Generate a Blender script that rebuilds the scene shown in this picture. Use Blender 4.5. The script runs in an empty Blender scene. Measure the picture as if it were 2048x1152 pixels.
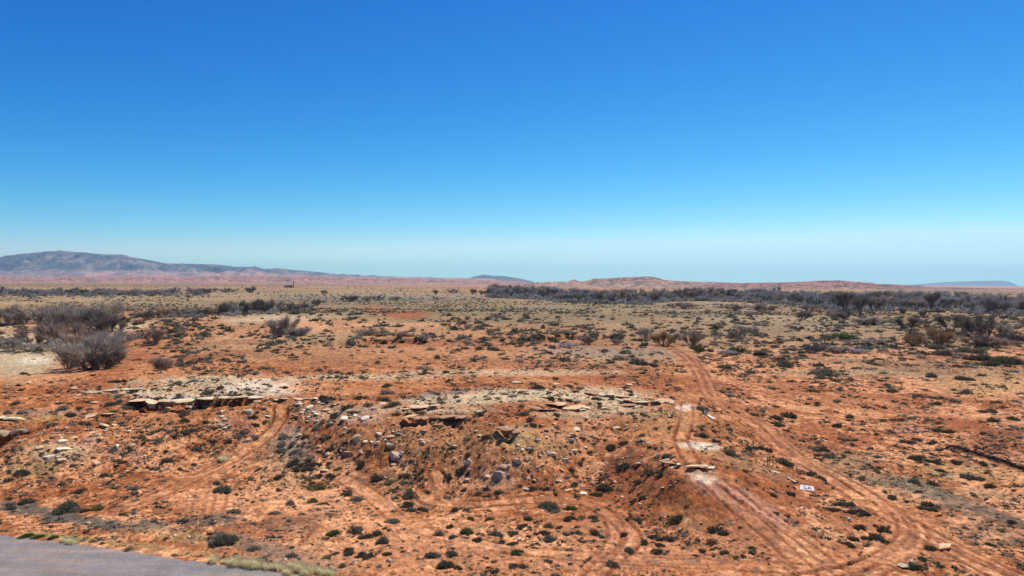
import bpy, bmesh, math, random
import numpy as np
from mathutils import Vector, Matrix
R = math.radians
C = bpy.context.scene.collection
scene = bpy.context.scene

# ------------------------------------------------------------------ camera
CAMZ = 20.0
FPX = 1400.0                      # focal length in pixels of the 2048 px wide photograph
PITCH = math.atan(10/1400.0)
ROLL = math.atan(10/2048.0)
cd = bpy.data.cameras.new('camera'); cam = bpy.data.objects.new('camera', cd); C.objects.link(cam)
cd.sensor_width = 36; cd.lens = 36*FPX/2048; cd.clip_start = 0.5; cd.clip_end = 90000
CM = Matrix.Rotation(math.pi/2 - PITCH, 3, 'X') @ Matrix.Rotation(ROLL, 3, 'Z')
cam.matrix_world = Matrix.Translation((0, 0, CAMZ)) @ CM.to_4x4()
scene.camera = cam
scene.render.resolution_x = 1024; scene.render.resolution_y = 576

# ------------------------------------------------------------------ sky and sun
SUN_EL, SUN_AZ = 57, 32           # azimuth measured clockwise from the view direction (+Y)
w = bpy.data.worlds.new('World'); scene.world = w; w.use_nodes = True
nt = w.node_tree; nt.nodes.clear()
sky = nt.nodes.new('ShaderNodeTexSky'); sky.sky_type = 'NISHITA'; sky.sun_disc = False
sky.sun_elevation = R(SUN_EL); sky.sun_rotation = R(SUN_AZ)
sky.altitude = 1400; sky.air_density = 1.0; sky.dust_density = 0.1; sky.ozone_density = 2.0
# the deep clear blue of the thin high-desert air: per channel contrast of the sky
sep = nt.nodes.new('ShaderNodeSeparateColor'); com = nt.nodes.new('ShaderNodeCombineColor')
nt.links.new(sky.outputs[0], sep.inputs[0])
for i, (k, g, cap) in enumerate(((1.2, 3.2, .64), (.87, 1.68, .97), (.92, .92, 1.2))):
    m1 = nt.nodes.new('ShaderNodeMath'); m1.operation = 'MULTIPLY'; m1.inputs[1].default_value = .133
    m2 = nt.nodes.new('ShaderNodeMath'); m2.operation = 'POWER'; m2.inputs[1].default_value = g
    m3 = nt.nodes.new('ShaderNodeMath'); m3.operation = 'MULTIPLY'; m3.inputs[1].default_value = k/.133
    nt.links.new(sep.outputs[i], m1.inputs[0]); nt.links.new(m1.outputs[0], m2.inputs[0]); nt.links.new(m2.outputs[0], m3.inputs[0])
    m4 = nt.nodes.new('ShaderNodeMath'); m4.operation = 'SMOOTH_MIN'; m4.inputs[1].default_value = cap/.133; m4.inputs[2].default_value = .12/.133
    nt.links.new(m3.outputs[0], m4.inputs[0]); nt.links.new(m4.outputs[0], com.inputs[i])
bg = nt.nodes.new('ShaderNodeBackground'); bg.inputs[1].default_value = 0.12
ow = nt.nodes.new('ShaderNodeOutputWorld')
# a faint wisp of high cloud low on the right
tcw = nt.nodes.new('ShaderNodeTexCoord'); mpw = nt.nodes.new('ShaderNodeMapping'); mpw.inputs['Scale'].default_value = (3, 3, 90); mpw.inputs['Rotation'].default_value = (0, R(1.2), 0)
now = nt.nodes.new('ShaderNodeTexNoise'); now.inputs['Scale'].default_value = 1.6; now.inputs['Detail'].default_value = 5
nt.links.new(tcw.outputs['Generated'], mpw.inputs[0]); nt.links.new(mpw.outputs[0], now.inputs['Vector'])
sxw = nt.nodes.new('ShaderNodeSeparateXYZ'); nt.links.new(tcw.outputs['Generated'], sxw.inputs[0])
def ramp(src, pts):
    r = nt.nodes.new('ShaderNodeValToRGB'); e = r.color_ramp.elements; e[0].position, e[0].color = pts[0][0], (pts[0][1],)*3+(1,); e[1].position, e[1].color = pts[-1][0], (pts[-1][1],)*3+(1,)
    for p, v in pts[1:-1]: n = e.new(p); n.color = (v, v, v, 1)
    nt.links.new(src, r.inputs[0]); return r.outputs[0]
r1 = ramp(now.outputs['Fac'], [(.5, 0), (.72, 1)]); r2 = ramp(sxw.outputs['Z'], [(.018, 0), (.032, 1), (.05, 0)]); r3 = ramp(sxw.outputs['X'], [(.0, 0), (.12, 1), (.5, 0)])
mw = nt.nodes.new('ShaderNodeMath'); mw.operation = 'MULTIPLY'; nt.links.new(r1, mw.inputs[0]); nt.links.new(r2, mw.inputs[1])
mw2 = nt.nodes.new('ShaderNodeMath'); mw2.operation = 'MULTIPLY'; nt.links.new(mw.outputs[0], mw2.inputs[0]); nt.links.new(r3, mw2.inputs[1])
mw3 = nt.nodes.new('ShaderNodeMath'); mw3.operation = 'MULTIPLY'; mw3.inputs[1].default_value = .35; nt.links.new(mw2.outputs[0], mw3.inputs[0])
mxw = nt.nodes.new('ShaderNodeMixRGB'); nt.links.new(mw3.outputs[0], mxw.inputs[0]); nt.links.new(com.outputs[0], mxw.inputs[1]); mxw.inputs[2].default_value = (6.6, 7.2, 7.6, 1)
nt.links.new(mxw.outputs[0], bg.inputs[0]); nt.links.new(bg.outputs[0], ow.inputs[0])
sl = bpy.data.lights.new('sun', 'SUN'); sl.energy = 5.0; sl.angle = R(0.53); sl.color = (1, .945, .86)
so = bpy.data.objects.new('sun', sl); C.objects.link(so)
sd = Vector((math.sin(R(SUN_AZ))*math.cos(R(SUN_EL)), math.cos(R(SUN_AZ))*math.cos(R(SUN_EL)), math.sin(R(SUN_EL))))
so.rotation_euler = sd.to_track_quat('Z', 'Y').to_euler(); so.location = (0, 0, 60)
vs = scene.view_settings; vs.view_transform = 'Standard'; vs.look = 'None'; vs.exposure = 0.15; vs.gamma = 1

# ------------------------------------------------------------------ helpers
rng = np.random.default_rng(7); random.seed(7)
M3 = np.array([list(r) for r in CM])

def rays(px, py):
    px = np.asarray(px, float); py = np.asarray(py, float)
    d = np.stack([(px-1024)/FPX, -(py-576)/FPX, -np.ones_like(px)], -1) @ M3.T
    return d / d[..., 1:2]        # scaled so that y = 1
def project(x, y, z):
    p = np.stack([x, y, z-CAMZ], -1) @ M3
    return 1024 + FPX*p[..., 0]/-p[..., 2], 576 - FPX*p[..., 1]/-p[..., 2]

def _h(ix, iy, s):
    n = (ix.astype(np.int64)*374761393 + iy.astype(np.int64)*668265263 + s*974634777) & 0xffffffff
    n = ((n ^ (n >> 13))*1274126177) & 0xffffffff
    return ((n ^ (n >> 16)) & 0xffff)/65535.0
def noise(x, y, s=0):
    ix = np.floor(x); iy = np.floor(y); fx = x-ix; fy = y-iy
    fx = fx*fx*fx*(fx*(fx*6-15)+10); fy = fy*fy*fy*(fy*(fy*6-15)+10)
    a = _h(ix, iy, s); b = _h(ix+1, iy, s); c = _h(ix, iy+1, s); d = _h(ix+1, iy+1, s)
    return (a+(b-a)*fx)*(1-fy) + (c+(d-c)*fx)*fy
def fbm(x, y, o=4, s=0, g=.5):
    t = 0; a = 1; n = 0
    for k in range(o):
        t = t + a*noise(x*2**k*1.03+17.3*k, y*2**k*.97+9.1*k, s+k); n += a; a *= g
    return t/n
def ss(x, a, b):
    t = np.clip((x-a)/(b-a), 0, 1); return t*t*(3-2*t)

# ------------------------------------------------------------------ terrain height
CP = """-300,1152,0;0,1152,0;500,1152,0;1000,1152,0;1500,1160,0;2048,1152,0;2350,1152,0;0,1050,0;300,1040,0;600,1040,0;900,1040,0;1150,1040,0;1300,1090,0
-300,960,.5;-300,860,4.2;-300,780,4.3;0,1000,0;0,960,.4;0,905,2.2;0,870,3.9;0,850,4.4;0,800,4.6;0,770,4.2;100,1000,0;100,950,.7;100,900,2.4
200,1000,0;200,950,.4;200,910,1.5;200,860,3;200,820,4;200,785,4.8;200,748,4.4;300,960,.2;300,880,2;300,830,3.9;300,790,5.2;300,740,4.8
400,960,0;400,920,.5;400,870,2.3;400,835,3.5;400,806,5;400,785,5.4;400,740,5.2;400,700,4.6;400,660,3.2;400,637,1.6
560,960,0;560,905,.7;560,860,2.0;560,830,3.4;560,800,5;560,770,5.4;560,740,5.2;560,700,4.2;560,655,2
700,965,0;700,930,.7;700,880,3;700,845,4.5;700,815,5.4;700,780,5.6;700,740,5.2;700,700,3.8;700,665,1.3
850,968,.1;850,920,2;850,880,3.7;850,845,4.9;850,828,5.5;850,800,5.7;850,760,5.5;850,700,3.2;850,675,1
930,968,.1;930,915,2.1;930,870,3.8;930,835,5.3;1010,990,.1;1010,950,1.9;1010,900,3.9;1010,860,5.3;1010,840,5.4;1010,790,5.7;1010,740,5;1010,700,3
1150,985,.1;1150,940,1.1;1150,900,2.6;1150,860,4.1;1150,820,5.2;1150,795,5.7;1150,760,5;1150,700,2.5;1215,935,1.0;1190,965,.4;1210,900,2.2
1260,1010,.2;1260,975,.7;1260,940,1.9;1260,905,3.1;1262,884,3.8;1230,862,3.3;1260,830,4.5;1260,805,5.5;1260,780,5.5;1260,740,4;1260,700,2
1340,1060,.1;1340,1010,1.2;1340,960,2.9;1335,925,3.9;1340,890,4.1;1400,1100,0;1400,1050,.9;1400,1000,2.2;1400,960,3.5;1400,930,4.2;1395,892,4.3;1370,878,3.7;1368,850,4.1;1368,818,5.2;1390,790,4.4;1400,760,2.8;1400,735,1.8;1400,700,.8
1500,1150,0;1500,1090,.8;1500,1030,1.8;1500,970,2.5;1500,920,2.6;1500,880,2.1;1500,840,1.8;1500,800,1.4;1500,760,1.0;1600,1150,0;1600,1080,.4;1600,1010,.7;1600,940,.9;1600,880,.7;1600,820,.5;1600,750,.3
1750,1060,0;1750,950,0;1750,850,0;1750,750,0;2048,1050,0;2048,900,0;2048,780,0;2048,720,0;2350,900,0;2350,750,0"""
CP = np.array([[float(v) for v in t.split(',')] for t in CP.replace('\n', ';').split(';')])
CP[:, 2] *= .90
_d = rays(CP[:, 0], CP[:, 1]); _Y = (CP[:, 2]-CAMZ)/_d[:, 2]; _X = _d[:, 0]*_Y
ex = []                                        # valley and plain behind the ridge, metres
for X, Y, h in [(-150,150,-.6),(-110,150,-.6),(-110,190,-.6),(-90,185,-.5),(-75,160,1.0),(-100,250,-.4),(-160,260,-.5),(-200,400,-.2),(-60,420,0),(0,330,0),(80,300,0),(200,300,0),(-150,600,0),(0,600,0),(250,600,0),(450,600,0),(0,900,0),(-500,900,0),(500,900,0),(-20,25,0),(20,25,0),(-60,30,0),(60,30,0),(0,1600,0),(900,1600,0),(-900,1600,0)]:
    ex.append((X, Y, h))
ex = np.array(ex)
PX_ = np.concatenate([_X, ex[:, 0]]); PY_ = np.concatenate([_Y, ex[:, 1]]); PH_ = np.concatenate([CP[:, 2], ex[:, 2]])
KA = np.arctan(PX_/PY_); KL = np.log(PY_)
def _k(r2): return np.sqrt(r2 + .03**2)
_A = _k((KA[:, None]-KA)**2 + (KL[:, None]-KL)**2); n_ = len(KA)
_S = np.zeros((n_+1, n_+1)); _S[:n_, :n_] = _A - np.eye(n_)*0.01; _S[n_, :n_] = 1; _S[:n_, n_] = 1
_W = np.linalg.solve(_S, np.concatenate([PH_, [0]]))
def rbf(x, y):
    a = np.arctan2(x, y); l = np.log(np.maximum(y, 20)); out = np.full(a.shape, _W[n_])
    for k in range(n_):
        out += _W[k]*_k((a-KA[k])**2 + (l-KL[k])**2)
    return out
# edge of the road, in metres
RE = np.array([(0,1070),(80,1080),(195,1094),(293,1108),(400,1127),(460,1133),(560,1145),(680,1162)], float)
_d = rays(RE[:, 0], RE[:, 1]); RE = np.stack([_d[:, 0]*(-CAMZ/_d[:, 2]), -CAMZ/_d[:, 2]], 1)
RE = np.concatenate([[RE[0]+(RE[0]-RE[2])*6], RE, [RE[-1]+(RE[-1]-RE[-3])*8]])
def road_edge_y(x): return np.interp(x, RE[:, 0], RE[:, 1])
def H0(x, y):
    h = rbf(x, y)
    fade = 1-ss(y, 260, 600)
    h = h*fade
    rock = ss(h, .5, 2.0)
    det = (fbm(x*.12, y*.12, 4, 3)-.5)*.9 + (fbm(x*.7, y*.7, 4, 11)-.5)*(.16+.22*rock)
    # gullies run down the slope towards the camera
    gul = np.abs(noise(x*.42+noise(x*.2, y*.2, 5)*2, y*.07, 21)-.5)*2
    sl = ss(h, .3, 1.5)*(1-ss(h, 4.2, 5.2))
    h = h + det*(1-ss(y, 300, 700)*.6) - (1-gul)**3*.22*sl
    # plains
    far = ss(y, 300, 1500)
    h = h + far*(fbm(x/260, y/260, 3, 31)-.5)*3.0 + ss(y, 1500, 8000)*(fbm(x/1500, y/1500, 3, 37)-.5)*14
    # wash with a cut bank facing the camera
    wy = 236 + 16*np.sin(x/31.) + (noise(x/9., x*0, 41)-.5)*14+(noise(x/2.3, x*0, 42)-.5)*4
    along = ss(x, -75, -55)*(1-ss(x, 45, 75))
    dwy = y-wy
    along = along*ss(fbm(x/16, x*0+3, 3, 47), .40, .60)
    h = h + along*(1.0*ss(dwy, -1.2, 1.6)*(1-ss(dwy, 3, 50)) - .7*ss(dwy, -18, -3)*(1-ss(dwy, -1.5, 1)))
    # the road and its verge are level
    q = ss(y-road_edge_y(x), 0, 5)
    return h*q + 0.0*(1-q)
def hit(px, py, H=H0, y0=38, y1=6000, n=420):
    d = rays(px, py); d = np.atleast_2d(d); out = np.zeros((len(d), 3))
    ys = np.exp(np.linspace(math.log(y0), math.log(y1), n))
    X = d[:, 0:1]*ys; Z = CAMZ + d[:, 2:3]*ys
    hh = H(X.ravel(), np.broadcast_to(ys, X.shape).ravel()).reshape(X.shape)
    below = Z < hh; i = np.argmax(below, 1); i = np.where(below.any(1), i, n-1); i = np.maximum(i, 1)
    r = np.arange(len(d)); g1 = (Z-hh)[r, i-1]; g2 = (Z-hh)[r, i]; t = g1/np.maximum(g1-g2, 1e-6)
    y = ys[i-1] + (ys[i]-ys[i-1])*np.clip(t, 0, 1)
    out[:, 0] = d[:, 0]*y; out[:, 1] = y; out[:, 2] = H(out[:, 0], y)
    return out

# ------------------------------------------------------------------ materials
def mat(name, col, rough=.9, var=.25, scale=3., bump=0., bscale=20., attr=False, metal=0., col2=None, spec=.2):
    m = bpy.data.materials.new(name); m.use_nodes = True; t = m.node_tree; b = t.nodes['Principled BSDF']
    b.inputs['Roughness'].default_value = rough; b.inputs['Metallic'].default_value = metal
    b.inputs['Specular IOR Level'].default_value = spec
    tc = t.nodes.new('ShaderNodeTexCoord'); no = t.nodes.new('ShaderNodeTexNoise')
    no.inputs['Scale'].default_value = scale; no.inputs['Detail'].default_value = 8; no.inputs['Roughness'].default_value = .65
    t.links.new(tc.outputs['Object'], no.inputs['Vector'])
    mr = t.nodes.new('ShaderNodeMapRange'); mr.inputs['From Min'].default_value = .3; mr.inputs['From Max'].default_value = .7
    mr.inputs['To Min'].default_value = 1-var; mr.inputs['To Max'].default_value = 1+var
    t.links.new(no.outputs['Fac'], mr.inputs['Value'])
    mx = t.nodes.new('ShaderNodeVectorMath'); mx.operation = 'SCALE'
    if attr:
        a = t.nodes.new('ShaderNodeAttribute'); a.attribute_name = 'Col'; src = a.outputs['Color']
    elif col2:
        n2 = t.nodes.new('ShaderNodeTexNoise'); n2.inputs['Scale'].default_value = scale*.35; n2.inputs['Detail'].default_value = 5
        t.links.new(tc.outputs['Object'], n2.inputs['Vector'])
        rp = t.nodes.new('ShaderNodeValToRGB'); rp.color_ramp.elements[0].position = .42; rp.color_ramp.elements[1].position = .6
        rp.color_ramp.elements[0].color = (*col, 1); rp.color_ramp.elements[1].color = (*col2, 1)
        t.links.new(n2.outputs['Fac'], rp.inputs[0]); src = rp.outputs[0]
    else:
        c = t.nodes.new('ShaderNodeRGB'); c.outputs[0].default_value = (*col, 1); src = c.outputs[0]
    t.links.new(src, mx.inputs[0]); t.links.new(mr.outputs[0], mx.inputs['Scale']); t.links.new(mx.outputs[0], b.inputs['Base Color'])
    if bump:
        nb = t.nodes.new('ShaderNodeTexNoise'); nb.inputs['Scale'].default_value = bscale; nb.inputs['Detail'].default_value = 6
        t.links.new(tc.outputs['Object'], nb.inputs['Vector'])
        bp = t.nodes.new('ShaderNodeBump'); bp.inputs['Strength'].default_value = .8; bp.inputs['Distance'].default_value = bump
        t.links.new(nb.outputs['Fac'], bp.inputs['Height']); t.links.new(bp.outputs[0], b.inputs['Normal'])
    return m
def mesh_np(name, v, f, col=None, smooth=False, mats=()):
    me = bpy.data.meshes.new(name); v = np.asarray(v, np.float32); f = np.asarray(f, np.int32)
    k = f.shape[1]
    me.vertices.add(len(v)); me.vertices.foreach_set('co', v.ravel())
    me.loops.add(f.size); me.loops.foreach_set('vertex_index', f.ravel())
    me.polygons.add(len(f)); me.polygons.foreach_set('loop_start', np.arange(0, f.size, k, dtype=np.int32))
    me.polygons.foreach_set('loop_total', np.full(len(f), k, np.int32))
    me.polygons.foreach_set('use_smooth', np.full(len(f), smooth, bool))
    me.update(calc_edges=True)
    if col is not None:
        a = me.attributes.new('Col', 'FLOAT_COLOR', 'POINT')
        cc = np.ones((len(v), 4), np.float32); cc[:, :3] = col; a.data.foreach_set('color', cc.ravel())
    for m in mats: me.materials.append(m)
    return me
def tag(o, label, cat=None, group=None, kind=None):
    o['label'] = label
    if cat: o['category'] = cat
    if group: o['group'] = group
    if kind: o['kind'] = kind
    return o
def link(name, me, parent=None, loc=None, rot=None, sc=None):
    o = bpy.data.objects.new(name, me); C.objects.link(o)
    if parent: o.parent = parent
    if loc is not None: o.location = loc
    if rot is not None: o.rotation_euler = rot
    if sc is not None: o.scale = sc
    return o

# ------------------------------------------------------------------ tyre tracks (photograph pixels -> metres)
TR = {
 'main': ([(1330,690),(1362,708),(1388,732),(1402,760),(1415,788),(1442,812),(1500,846),(1532,872),(1562,900),(1640,946),(1700,986),(1760,1024),(1820,1058),(1900,1100),(1980,1142),(2070,1190)], 1.7, 1.15),
 'main2': ([(1390,722),(1418,765),(1428,790),(1470,815),(1530,850),(1556,878),(1600,915),(1680,955),(1745,995),(1800,1036),(1880,1078),(1960,1118),(2060,1165)], 1.5, .9),
 'branch': ([(1405,752),(1480,766),(1560,774),(1640,796),(1700,822),(1800,830),(1900,833),(2048,850)], 1.6, .6),
 'chute': ([(1402,952),(1440,985),(1490,1030),(1540,1070),(1600,1128),(1625,1170)], 1.45, .75),
 'climb': ([(1374,812),(1374,830),(1371,848),(1364,868),(1360,880)], 1.45, 1.25), 'climb2': ([(1362,884),(1372,905),(1384,925)], 1.3, .8), 'climb0': ([(1400,770),(1384,788),(1376,806)], 1.3, .5),
 'chute2': ([(1420,950),(1468,985),(1520,1022),(1575,1062),(1640,1112),(1700,1165)], 1.1, .7),
 'ramp': ([(760,770),(700,782),(640,790),(588,796),(562,812),(560,838),(525,880),(465,918),(400,950),(330,985),(250,1012)], 1.6, 1.0),
 'bend': ([(872,950),(882,968),(872,985),(848,1001),(900,1008),(960,1009),(1020,1003),(1100,999),(1160,1005),(1205,1022),(1245,1050),(1262,1076),(1246,1104),(1208,1130),(1180,1165)], 1.5, 1.0),
 'bend2': ([(1200,1018),(1225,1045),(1232,1075),(1215,1105),(1180,1135)], 1.4, .7),
 'low': ([(690,960),(740,990),(800,1042),(860,1066),(940,1084),(1030,1100),(1150,1112),(1250,1120),(1350,1126),(1500,1133),(1650,1142),(1800,1150)], 1.6, .6),
 'low2': ([(1215,1108),(1300,1118),(1400,1120),(1520,1120)], 1.6, .45),
 'loop': ([(1788,1018),(1806,1040),(1814,1068),(1790,1098),(1742,1124),(1690,1142),(1600,1158)], 1.3, .9),
 'loop2': ([(1822,1040),(1838,1062),(1832,1086),(1800,1112),(1755,1142),(1730,1165)], 1.3, .7),
 'short': ([(440,980),(440,1000),(432,1030)], 1.0, .6), 'short2': ([(408,960),(398,1000),(385,1050)], 1.0, .35),
 'left': ([(520,900),(420,945),(320,970),(210,1008)], 1.5, .45),
}
def densify(p, step=.6):
    o = []
    for a, b in zip(p[:-1], p[1:]):
        n = max(1, int(np.hypot(*(b[:2]-a[:2]))/step)); t = np.arange(n)/n
        o.append(a+(b-a)*t[:, None])
    o.append(p[-1:]); return np.concatenate(o)
def spline(pts):
    P = np.array(pts, float); t = np.arange(len(P)); tt = np.linspace(0, len(P)-1, len(P)*8)
    Q = np.concatenate([[2*P[0]-P[1]], P, [2*P[-1]-P[-2]]]); i = np.minimum(tt.astype(int), len(P)-2); u = (tt-i)[:, None]
    a, b, c, d = Q[i], Q[i+1], Q[i+2], Q[i+3]
    return .5*((2*b)+(-a+c)*u+(2*a-5*b+4*c-d)*u*u+(-a+3*b-3*c+d)*u**3)
def seg_dist(x, y, P):
    """distance to a polyline P (n,2); returns (distance, signed side)"""
    best = np.full(x.shape, 1e9); side = np.zeros(x.shape)
    for a, b in zip(P[:-1], P[1:]):
        dx, dy = b-a; L = dx*dx+dy*dy+1e-9
        t = np.clip(((x-a[0])*dx+(y-a[1])*dy)/L, 0, 1)
        ex_ = x-a[0]-t*dx; ey_ = y-a[1]-t*dy; d = np.sqrt(ex_*ex_+ey_*ey_)
        s = np.sign(dx*ey_-dy*ex_); m = d < best
        best = np.where(m, d, best); side = np.where(m, s, side)
    return best, side
TRW = []
for k, (pts, gauge, st) in TR.items():
    sp = spline(pts); q = hit(sp[:, 0], sp[:, 1]); keep = [q[0]]
    for p in q[1:]:
        if np.hypot(*(p[:2]-keep[-1][:2])) > .8: keep.append(p)
    TRW.append((np.array(keep)[:, :2], gauge, st))

# ------------------------------------------------------------------ ledges: front edge in pixels, thickness, depth, overhang
def T(x0, y0, s): return [(x0+float(a)/5.12, y0+float(b)/5.12) for a, b in (t.split(',') for t in s.split())]
LEDGES = [
 ('deep', T(0, 760, '-420,575 -200,600 0,575 90,580 190,560 270,535 330,510 420,495'), .75, 3.4, 1.7, 2.4, 'o', 'thick layered tan sandstone ledge overhanging a black hollow at the left edge'),
 ('mid', T(0, 760, '880,128 1000,122 1090,112 1200,108 1330,98 1450,112'), .2, 4.0, .5, .5, 'g', 'thin grey sandstone ledge behind the long cream one, nearest the pale valley floor'),
 ('long', T(0, 760, '1350,232 1500,236 1640,236 1760,242 1900,232 2048,218 2150,205 2300,206 2420,196 2520,190 2600,192'), .26, 5.0, 1.4, 1.7, 'c', 'long cream sandstone ledge with black gap beneath, left of the rutted ramp'),
 ('strip', T(0, 760, '770,372 900,366 1010,362 1120,360 1250,366'), .22, 1.5, .35, .35, 't', 'short thin orange rock rim on the slope under the cream ledge'),
 ('strip2', T(0, 760, '-200,395 0,392 90,400 185,402'), .3, 2.0, .5, .5, 't', 'low tan rock rim just above the deep overhang at the left edge'),
 ('twin', T(800, 760, '60,398 120,415 200,425 290,420 350,400 385,375'), .24, 2.2, .8, .8, 't', 'left one of the two small overhangs at the top of the central slope'),
 ('twin', T(800, 760, '430,395 480,405 560,408 630,395'), .24, 2.2, .8, .8, 't', 'right one of the two small overhangs at the top of the central slope'),
 ('plate', T(800, 760, '0,300 70,285 140,292 230,285 300,262 380,262'), .2, 2.0, .5, .4, 'p', 'cracked cream sandstone plate behind the left small overhang'),
 ('plate', T(800, 760, '1290,262 1350,272 1420,285 1500,302'), .25, 1.4, .5, .5, 't', 'thin dark edged rock plate left of the cream slab above the slope'),
 ('plate', T(800, 760, '1480,235 1560,262 1650,268 1740,290 1830,300 1920,285'), .2, 2.2, .5, .5, 'p', 'pale flat sandstone slab with shrubs on it, right of the plateau edge'),
 ('strata', T(1200, 760, '-140,138 0,150 110,160 220,165 340,168'), .2, 2.6, .6, .6, 'c', 'upper dark layered rock ledge left of the track fork'),
 ('strata', T(1200, 760, '190,208 300,220 400,236 500,240 640,225'), .2, 2.2, .6, .6, 'c', 'middle dark layered rock ledge left of the track fork'),
 ('strata', T(1200, 760, '230,262 300,266 372,272'), .2, 1.5, .5, .5, 'c', 'smallest dark layered rock ledge, lowest left of the track fork'),
 ('cave', T(800, 760, '1010,485 1060,500 1110,525 1170,535'), .25, 1.8, 1.2, 1.6, 't', 'rock lip over the black hollow on the central spur'),
 ('mound', T(1200, 760, '590,835 640,850 700,858 800,872 850,880'), .35, 1.3, .4, .6, 'c', 'broken pale rock outcrop on the left shoulder of the mound'),
 ('mound', T(1200, 760, '870,885 930,892 1005,895'), .22, 1.0, .4, .5, 'p', 'left one of two pale slabs lying across the mound top'),
 ('mound', T(1200, 760, '1025,893 1100,897 1165,888'), .2, 1.0, .35, .45, 'p', 'right one of two pale slabs lying across the mound top'),
 ('rim', T(400, 760, '740,200 850,205 920,200'), .3, 2.0, .35, .3, 'p', 'pale rock rim at the head of the rutted ramp'),
 ('rim', T(400, 760, '960,192 1080,195 1200,188'), .3, 1.8, .4, .4, 'p', 'thin pale rock rim right of the ramp head'),
 ('slab', T(400, 760, '1520,330 1620,310 1700,285'), .3, 1.4, .4, .4, 'g', 'grey tilted slab among the white rubble below the plateau'),
]
LW = []
for L in LEDGES:
    p = np.array(L[1]); q = hit(p[:, 0], p[:, 1]); q = densify(q, .35)
    if L[0] == 'deep' or L[0] == 'strip2': pass
    LW.append(q)
def H(x, y):
    h = H0(x, y)
    mm = y < 170
    xm = x[mm]; ym = y[mm]; q = ss(ym-road_edge_y(xm), 0, 2)*(1-ss(ym, 130, 170))
    h[mm] += q*((noise(xm*2.6, ym*2.6, 201)-.5)*.12+(noise(xm*5.5, ym*4.5, 202)-.5)*.11)*(.6+.3*ss(h[mm], .4, 2))
    for q, L in zip(LW, LEDGES):
        dep = L[5]
        x0, x1 = q[:, 0].min()-4, q[:, 0].max()+4; y0, y1 = q[:, 1].min()-4, q[:, 1].max()+7
        m = (x > x0) & (x < x1) & (y > y0) & (y < y1)
        if not m.any(): continue
        xs = x[m]; ys = y[m]; fy = np.interp(xs, np.sort(q[:, 0]), q[np.argsort(q[:, 0]), 1])
        d = ys-fy
        e = ss(xs, q[:, 0].min()-.6, q[:, 0].min()+.8)*(1-ss(xs, q[:, 0].max()-.8, q[:, 0].max()+.6))
        ov = L[4]
        cut = dep*(1.0 if L[0] == 'deep' else .7 if L[0] == 'long' else .72 if L[0] in ('twin', 'cave', 'mound') else .55)*e*(.55+.8*noise(xs*1.1, ys*0+dep, 31))*(ss(d, -1.6-dep, -.1)*(1-ss(d, ov*.9, ov*.9+.7)))
        h2 = h[m]; h[m] = h2-cut
    for P, gauge, st in TRW:
        m = (x > P[:, 0].min()-2.5) & (x < P[:, 0].max()+2.5) & (y > P[:, 1].min()-2.5) & (y < min(P[:, 1].max()+2.5, 150))
        if not m.any(): continue
        xs = x[m]; ys = y[m]; d, s = seg_dist(xs, ys, P)
        r = np.exp(-((d-gauge/2)/.16)**2); b = np.exp(-((d-gauge/2-.32)/.15)**2)+.6*np.exp(-((d-gauge/2+.3)/.14)**2)
        h[m] += min(st, .9)*(-.11*r+.06*b)*(ss(fbm(xs*.35, ys*.35, 2, 111), .34, .5)*.7+.3)
    return h

# ------------------------------------------------------------------ ground colours (soil, rock, low growth and painted flank shade, by place)
RED=(.335,.108,.034); ORG=(.47,.188,.066); SAND=(.70,.335,.155); TAN=(.58,.43,.245); WHT=(.70,.585,.41); OLV=(.20,.145,.072); STR=(.34,.245,.125)
GRY=(.115,.100,.072); DRK=(.20,.058,.021); OCH=(.42,.26,.10); BLU=(.235,.215,.185); PNK=(.50,.235,.145); RST=(.32,.095,.028)
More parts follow.
